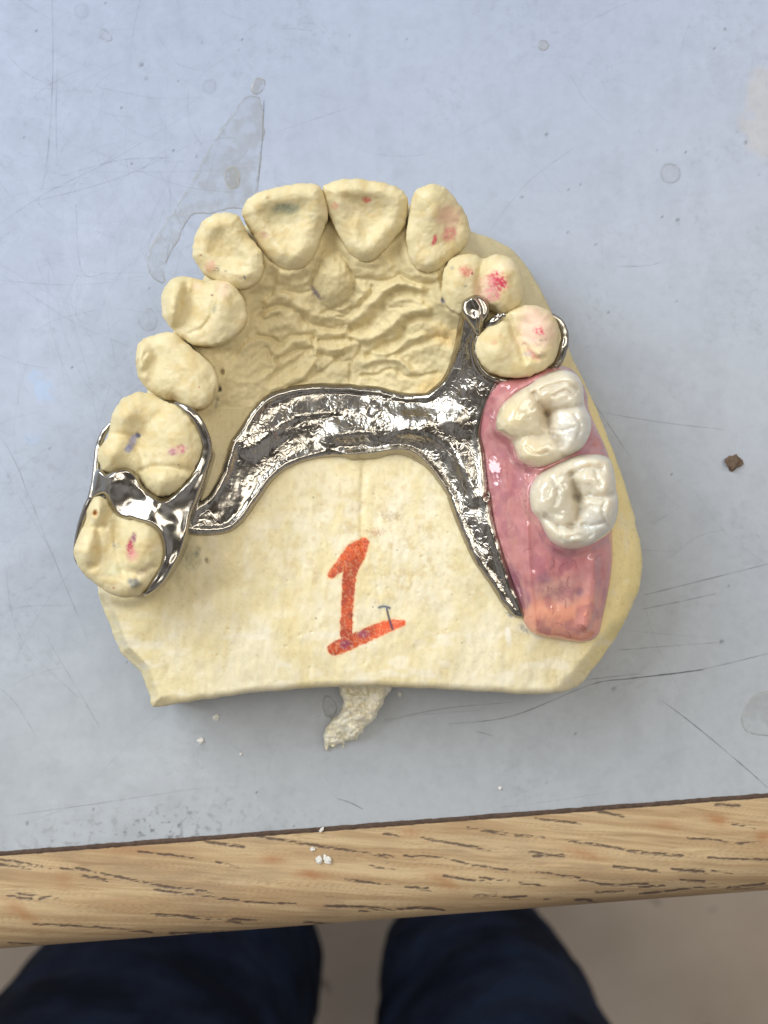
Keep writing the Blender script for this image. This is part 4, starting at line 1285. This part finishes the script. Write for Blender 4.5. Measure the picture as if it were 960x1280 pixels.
def tube(name, pts, mat, parent, flat=0.8, K=20, n=9, attrs=None, wob=0.0, seed=0, roll=0.0):
    """swept wire: pts = (px, py, z mm, half-width px); elliptic section"""
    P = cr(pts, n, False)
    C = W(P[:, 0], P[:, 1], P[:, 2])
    r = P[:, 3] * S(P[:, 2]) * MM
    T = np.gradient(C, axis=0); T /= np.linalg.norm(T, axis=1)[:, None]
    up = np.array([0, 0, 1.0])
    side = np.cross(T, up); side /= np.linalg.norm(side, axis=1)[:, None] + 1e-9
    nn = np.cross(side, T)
    rows = []
    m = len(P)
    ex = [(0.0, -0.95), (0.55, -0.8), (0.85, -0.45)]
    for i in range(m):
        rr = r[i] * (1 + wob * (mnoise.noise(Vector((i * .23, seed, 0)))))
        a = np.arange(K) / K * 2 * math.pi
        ca, sa = np.cos(a) , np.sin(a)
        rows.append(C[i] + side[i] * (ca * rr)[:, None] + nn[i] * (sa * rr * flat)[:, None])
    # rounded ends
    def cap(row, c, t, rr):
        return [c + (row - c) * f + t * rr * g for f, g in ((0.92, .35), (0.7, .7), (0.35, .93), (0.02, 1.0))]
    start = cap(rows[0], C[0], -T[0], r[0])[::-1]
    end = cap(rows[-1], C[-1], T[-1], r[-1])
    rows = start + rows + end
    V = np.concatenate(rows); R = len(rows)
    idx = np.arange(R * K).reshape(R, K)
    F = np.stack([idx[:-1], np.roll(idx[:-1], -1, 1), np.roll(idx[1:], -1, 1), idx[1:]], -1).reshape(-1, 4)
    # outward normals
    c0 = rows[R // 2].mean(0); f = F[(R // 2) * K]
    nrm = np.cross(V[f[1]] - V[f[0]], V[f[2]] - V[f[1]])
    if np.dot(nrm, V[f[0]] - c0) < 0:
        F = F[:, ::-1]
    return make_obj(name, V, F, mat, parent, attrs={'texture': np.zeros(len(V))})


def q3(pts):
    return [(80 + p[0] / 3.554, 400 + p[1] / 3.554, p[2], p[3]) for p in pts]


def q5(pts):
    return [(500 + p[0] / 3.2, 340 + p[1] / 3.2, p[2], p[3]) for p in pts]


# plate joining the two molars, with the inner arm round the back molar
plate = zt([(128, 745), (150, 668), (190, 690), (235, 668), (280, 664), (318, 690), (345, 738), (385, 775), (430, 798), (470, 792), (520, 750), (575, 690), (605, 620), (625, 560), (655, 590), (640, 650), (612, 740), (585, 810), (560, 870), (545, 950), (520, 1030), (490, 1090),
            (440, 1165), (390, 1208), (358, 1218), (375, 1180), (410, 1130), (438, 1070), (445, 1010), (430, 950), (400, 915), (350, 895), (325, 888), (295, 878), (270, 880), (235, 862), (205, 815), (180, 772), (150, 776), (120, 800), (105, 815)], *zm)
PP = offset(cr(plate, 6), 2.2)
plate_top = tps([(p[0], p[1], z) for p, z in zip(zt([(130, 750), (190, 720), (260, 700), (240, 790), (340, 800), (430, 850), (500, 850), (560, 760), (620, 640), (480, 950), (500, 1020), (450, 1120), (380, 1200), (300, 760), (380, 860), (150, 690), (575, 700), (640, 600)], *zm),
                 [20.5, 22.2, 22.6, 21.8, 21.6, 22.2, 21.4, 21.6, 20.8, 22.2, 21.6, 21.6, 20.8, 21.4, 22.6, 21.6, 22.2, 20.6])])


def plate_z(X, Y, D):
    z = plate_top(X, Y) + 0.4 + 0.12 * np.exp(-((D - 5) / 4.0) ** 2) + (fbm(X / 26, Y / 26, 150, 2) - .5) * 0.8
    z = z + .35 * line_g(zt([(200, 740), (260, 720), (330, 760), (420, 820)], *zm), X, Y, 9)
    e = np.clip(D / 5.5, 0, 1)
    return z - 1.3 * (1 - np.sqrt(1 - (1 - e) ** 2 * .98))


V, F, x_, y_, d_ = patch(PP, plate_z, 0.8, [(lambda z: z - 1.5, 1.0), (lambda z: z - 3.2, .99)])
make_obj('molar_plate', V, F, M_metal, den, attrs={'texture': 0 * x_})
tube('clasp', q3([(497, 370, 21.9, 2.6), (540, 392, 22.6, 4.6), (590, 440, 22.6, 6.0), (622, 510, 22.2, 6.6), (632, 570, 21.6, 7.2), (612, 650, 21.4, 7.5), (575, 720, 21.6, 6.5)]), M_metal, den, .75, wob=.12, seed=1)
tube('clasp', q3([(206, 462, 20.2, 2.6), (175, 505, 20.0, 4.0), (153, 570, 19.8, 4.4), (146, 640, 20.0, 4.6), (138, 720, 20.4, 5.0), (122, 790, 20.4, 5.0)]), M_metal, den, .9, wob=.12, seed=2)
tube('clasp', q3([(138, 760, 20.4, 5.0), (104, 830, 20.2, 5.0), (78, 900, 19.6, 4.2), (62, 965, 19.2, 4.0), (56, 1050, 18.6, 3.5), (90, 1112, 18.4, 3.4), (104, 1128, 18.4, 2.0)]), M_metal, den, .9, wob=.12, seed=3)
# neck between plate and the connector end
tube('metal_strut', [(230, 662, 18.6, 6), (236, 640, 19.4, 6.5), (238, 615, 20.4, 6), (246, 585, 20.6, 5)], M_metal, den, .7, seed=4)
# right-hand ring clasp round the second premolar
tube('clasp', q5([(372, 205, 20.6, 3), (420, 182, 21.4, 3.0), (340, 215, 21.4, 4.2), (308, 268, 21.0, 3.0), (301, 320, 20.8, 2.4), (315, 370, 20.6, 2.8), (350, 412, 20.4, 3.6), (400, 432, 20.0, 4.2), (428, 436, 20.0, 3.4)][2:]), M_metal, den, .9, wob=.15, seed=5)
tube('clasp', q5([(600, 168, 20.6, 2.0), (640, 200, 20.4, 4.2), (660, 255, 20.2, 5.2), (650, 315, 20.2, 5.4), (630, 365, 19.6, 5.0), (600, 392, 19.0, 4.0)]), M_metal, den, .85, wob=.12, seed=6)
tube('rest', q5([(345, 218, 21.6, 4.5), (372, 200, 22.2, 5.5), (395, 180, 22.2, 4.6), (415, 172, 22.6, 3.0)]), M_metal, den, .7, wob=.5, seed=7)
hook = zt([(268, 195), (247, 158), (252, 118), (278, 98), (312, 91), (340, 106), (358, 138), (357, 168), (342, 198), (334, 232), (318, 258), (302, 250), (288, 225)], *z5_)
HP = cr(hook, 8)


def hook_z(X, Y, D):
    z = 23.2 - 1.0 * sm(Y, 392, 415) - 0.55 * ell(X, Y, 592, 388, 8, 12, -15) + .5 * line_g(zt([(300, 110), (320, 150), (315, 220)], *z5_), X, Y, 2.5)
    return z - 1.1 * (1 - np.sqrt(1 - (1 - np.clip(D / 5, 0, 1)) ** 2 * .98))


V, F, x_, y_, d_ = patch(HP, hook_z, 0.6, [(lambda z: z - 1.6, 1.0), (lambda z: z - 3.6, .97)])
make_obj('rest', V, F, M_metal, den, attrs={'texture': 0 * x_})

# pink acrylic saddle
sad = zt([(425, 432), (390, 450), (360, 490), (335, 550), (316, 640), (318, 700), (330, 800), (340, 900)], *z5_)
sad += zt([(230, 260), (250, 380), (288, 520), (336, 650), (380, 765), (386, 800), (410, 840), (445, 868), (520, 885), (590, 896), (640, 902), (690, 890), (718, 860), (732, 800), (750, 720), (768, 620), (775, 540), (775, 450)], *z6_)
sad += zt([(850, 820), (830, 720), (760, 560), (745, 480), (700, 400), (650, 375), (600, 376), (560, 395), (500, 420)], *z5_)
SP = cr(sad, 7)


ze = (600, 450, 5.12)
a1 = zt([(100, 400), (120, 320), (170, 250), (240, 190), (310, 150), (370, 110), (440, 80), (520, 60), (590, 75), (640, 120), (662, 190), (668, 260), (680, 310), (708, 370), (712, 440), (690, 510), (650, 570), (590, 605), (520, 640), (450, 672), (380, 690), (310, 680), (250, 640), (225, 580), (200, 520), (150, 480), (110, 450)], *ze)
a2 = zt([(310, 880), (325, 800), (370, 735), (440, 690), (520, 650), (600, 615), (690, 600), (770, 605), (830, 635), (855, 700), (868, 770), (872, 830), (886, 900), (882, 980), (860, 1060), (810, 1120), (740, 1170), (660, 1205), (580, 1215), (500, 1200), (440, 1150), (400, 1080), (370, 1020), (325, 960)], *ze)


def sad_z(X, Y, D):
    z = base_z(X, Y, False) + 2.1 + 0.5 * sm(D, 6, 30)
    xc = np.interp(Y, [470, 560, 610, 700, 790], [640, 650, 659, 661, 668])
    z = z - 1.7 * (1 - sm(X - xc, -32, 2)) * sm(Y, 500, 570)
    z = z + 0.20 * line_g([(652, 575), (659, 612), (659, 650), (661, 700), (665, 745), (670, 785)], X, Y, 2.6) + 0.18 * line_g([(745, 728), (742, 760), (734, 787)], X, Y, 2.6)
    z = z + 0.8 * line_g([(742, 700), (740, 740), (733, 780)], X, Y, 8) - 0.6 * ell(X, Y, 700, 745, 22, 22)
    z = z + 2.2 * sm(Y, 520, 470) + (fbm(X / 26, Y / 26, 160, 2) - .5) * 0.6
    z = z - 2.6 * sm(X, 758, 782) * sm(Y, 700, 640)
    for tp in (cr(a1, 4), cr(a2, 4)):
        dt, _, _ = poly_dist(tp, X, Y)
        z = z + 1.0 * np.exp(-(dt / 6.0) ** 2)
    e = np.clip(D / (12.0 + 8 * sm(Y, 700, 760)), 0, 1)
    return z - 1.8 * (1 - np.sqrt(1 - (1 - e) ** 2 * .98))


V, F, x_, y_, d_ = patch(SP, sad_z, 1.0, [(lambda z: z - 2.2, .985)])
sc_ = np.tile(rgb(194, 132, 130), (len(x_), 1))
sc_ = lerp(sc_, rgb(222, 156, 130), sm(y_ + 22 * (fbm(x_ / 11, y_ / 11, 161) - .5) + 0.5 * np.abs(x_ - 700) * -1 + 8, 712, 762)[:, None])
sc_ = lerp(sc_, rgb(206, 158, 146), (0.75 * sm(ell(x_, y_, 702, 738, 40, 24, 0) + (fbm(x_ / 8, y_ / 8, 162) - .5) * .6, .3, .8))[:, None])
sc_ = lerp(sc_, rgb(150, 106, 122), (0.6 * sm(ell(x_, y_, 680, 722, 12, 10) + ell(x_, y_, 724, 739, 7, 7) + ell(x_, y_, 640, 725, 14, 26, -15) + ell(x_, y_, 655, 750, 12, 12), .25, .9))[:, None])
sc_ = lerp(sc_, rgb(205, 130, 138), (0.5 * sm(x_ - (y_ - 470) * .1, 645, 610) * sm(y_, 600, 500))[:, None])
sc_ = lerp(sc_, rgb(212, 160, 156), (0.55 * sm(fbm(x_ / 13, y_ / 16, 164, 3), .46, .68) * sm(y_, 690, 560))[:, None])
sc_ = lerp(sc_, rgb(158, 96, 110), (0.45 * sm(fbm(x_ / 16, y_ / 20, 166, 3), .50, .68))[:, None])
vein = np.zeros(len(x_))
for (vx, vy, L) in [(a_, b_, l_ * .65) for a_, b_, l_ in [(700, 715, 26), (692, 700, 20), (712, 735, 22), (695, 780, 14), (722, 782, 12), (708, 790, 14), (670, 775, 12), (735, 765, 12), (703, 748, 20), (640, 655, 16), (655, 690, 14), (645, 560, 14), (628, 520, 10), (745, 700, 14), (690, 760, 12), (716, 700, 16)]]:
    a = RS.uniform(0, 6.28)
    vein = np.maximum(vein, line_g([(vx, vy), (vx + L * .4 * math.cos(a), vy + L * .4 * math.sin(a)), (vx + L * math.cos(a + .6), vy + L * math.sin(a + .6))], x_, y_, .7))
sc_ = lerp(sc_, rgb(128, 52, 66), (0.5 * vein)[:, None])
make_obj('acrylic_saddle', V, F, M_acrylic, den, attrs={'tint': sc_})


def enamel_tint(warm, dark):
    def f(x, y, d):
        c = np.tile(rgb(214, 205, 184), (len(x), 1))
        for (cx, cy, rx, ry, an, col, k) in warm:
            c = lerp(c, rgb(*col), (k * ell(x, y, cx, cy, rx, ry, an))[:, None])
        for p, w, k in dark:
            c = lerp(c, rgb(196, 172, 138), (.5 * k * line_g(p, x, y, w * 1.4))[:, None])
        return c * lerp(.95, 1.04, fbm(x / 6, y / 6, 170))[:, None]
    return f


tooth('artificial_tooth', cr(a1, 6), ze, 23.0, (0.0, 0.0),
      [(230, 370, 110, 120, -20, 1.1), (350, 590, 110, 70, -10, .9), (470, 230, 90, 80, 0, 1.0), (600, 430, 90, 110, 10, 1.1), (430, 380, 45, 90, 10, -1.4), (580, 130, 70, 40, 20, .5), (550, 570, 60, 50, 20, .4)],
      [([(350, 220), (390, 290), (430, 345), (445, 420), (470, 490), (520, 540)], 3.2, .85), ([(430, 345), (520, 310), (600, 300), (665, 290)], 2.8, .8), ([(220, 520), (300, 490), (400, 480), (470, 490)], 3.2, .6),
       ([(460, 440), (520, 450), (600, 430)], 1.6, .25), ([(500, 500), (520, 580), (540, 620)], 2.6, .5), ([(390, 190), (470, 160), (560, 140), (620, 190)], 2.2, .5), ([(600, 345), (640, 420), (620, 500)], 2.0, .35), ([(470, 230), (540, 200), (600, 220)], 1.6, .3), ([(300, 560), (360, 600), (430, 590)], 1.8, .3), ([(350, 220), (310, 180)], 2, .4)],
      13, 3.0, 15, M_enamel, den,
      enamel_tint([(640, 520, 38, 30, 0, (218, 204, 166), .9), (668, 565, 34, 18, 0, (220, 204, 166), .8), (682, 510, 12, 24, 0, (192, 170, 134), .7), (720, 545, 26, 30, 0, (214, 212, 204), .8)], [(zt([(340, 210), (390, 290), (430, 345), (445, 420), (470, 490), (530, 560)], *ze), 2.6, .55), (zt([(430, 345), (520, 325)], *ze), 2, .3)]),
      taper=.9, soft=.9, gwid=1.35, wmul=1.3, wob=.14, seed=20, nr=56)
tooth('artificial_tooth', cr(a2, 6), ze, 23.0, (0.0, 0.0),
      [(450, 880, 110, 150, 10, 1.0), (690, 760, 90, 60, 0, 1.0), (800, 800, 60, 70, 0, .6), (760, 960, 90, 100, 0, 1.1), (600, 1130, 140, 55, 10, .8), (620, 870, 40, 120, -5, -1.4), (700, 640, 100, 30, 0, .6)],
      [([(580, 730), (600, 800), (625, 870), (640, 940), (620, 1010), (580, 1060)], 3.4, .9), ([(625, 880), (720, 870), (800, 870), (870, 850)], 2.8, .75), ([(420, 1010), (500, 1060), (580, 1060), (660, 1060), (700, 1120)], 3.0, .7),
       ([(590, 730), (680, 690), (780, 700)], 2.4, .5), ([(650, 960), (720, 930), (780, 940)], 1.8, .3), ([(660, 1050), (720, 1060), (800, 1040)], 1.8, .3), ([(500, 1060), (520, 1150)], 2, .3), ([(740, 720), (760, 800)], 2, .45), ([(800, 900), (780, 980), (820, 1060)], 1.8, .35), ([(560, 1140), (640, 1120), (700, 1150)], 1.8, .3), ([(460, 760), (500, 840), (480, 920)], 2.4, .25)],
      13, 3.0, 15, M_enamel, den,
      enamel_tint([(700, 620, 26, 30, 0, (202, 194, 172), .6), (720, 640, 10, 22, 0, (192, 176, 146), .7), (745, 660, 26, 26, 0, (198, 198, 192), .7)], [(zt([(580, 740), (600, 800), (625, 870), (635, 940), (620, 1010), (570, 1060)], *ze), 2.4, .45), (zt([(618, 1040), (640, 1010)], *ze), 1.5, .9)]),
      taper=.9, soft=.9, gwid=1.35, wmul=1.3, wob=.14, seed=21, nr=56)

# ================================================================== CRUMBS


def crumb(name, px, py, r_px, mat, seed, squash=.7, stretch=1.0, ang=0, zoff=0.0):
    import bmesh
    bm = bmesh.new()
    bmesh.ops.create_icosphere(bm, subdivisions=3, radius=1)
    s = S(0) * MM * r_px
    for v in bm.verts:
        n = mnoise.noise(v.co * 1.3 + Vector((seed, 0, 0))) * .55 + mnoise.noise(v.co * 3.1 + Vector((0, seed, 0))) * .25
        v.co = v.co * (1 + n)
        v.co.x *= stretch
        v.co.z = max(v.co.z * squash, -0.3)
        v.co *= s
    zmin = min(v.co.z for v in bm.verts)
    for v in bm.verts:
        v.co.z -= zmin
    me = bpy.data.meshes.new(name); bm.to_mesh(me); bm.free()
    me.materials.append(mat)
    o = bpy.data.objects.new(name, me); COL.objects.link(o)
    o.location = tuple(W(px, py, zoff) + np.array([0, 0, 0.00002])); o.rotation_euler = (0, 0, ang)
    return o


M_crumb = simple('plaster_crumb', (0.72, 0.70, 0.64), 0.8)
M_brown = simple('brown_crumb', (0.13, 0.085, 0.055), 0.75)
tag(crumb('brown_crumb', 917, 578, 9, M_brown, 3, .6, 1.15, .4), 'dark brown crumb lying alone on the bench right of the cast', 'crumb')
G = 'white plaster crumbs scattered on the bench'
for (x, y, r, sd, st, z, lab) in [
    (270, 897, 3.4, 1, 1.3, 0, 'white crumb on the bench, nearest below the left part of the cast back edge'),
    (251, 926, 3.6, 2, 1.0, 0, 'white crumb on the bench left of the plaster flap and lower than its neighbour'),
    (625, 985, 2.2, 4, 1.0, 0, 'small white crumb on the bench just above the oak edge right of middle'),
    (301, 943, 1.6, 5, 1.0, 0, 'faint tiny crumb between the white crumb pair and the plaster flap'),
    (500, 868, 2.6, 6, 1.0, 0, 'pale crumb at the foot of the cast back edge right of the flap'),
    (399, 1075, 4.2, 7, 1.1, .15, 'left and more upright of the two big white crumbs on the oak edge'),
    (409, 1074, 4.0, 8, 1.4, .15, 'right and flatter of the two big white crumbs on the oak edge'),
    (391, 1061, 2.4, 9, 1.3, .12, 'middle sized white crumb on the oak edge just above the big pair'),
    (402, 1037, 1.9, 10, 1.8, .3, 'white crumb stuck in the dark seam above the big pair')]:
    tag(crumb('plaster_crumb', x, y, r, M_crumb, sd, .75, st, sd * .7, z), lab, 'crumb', G)
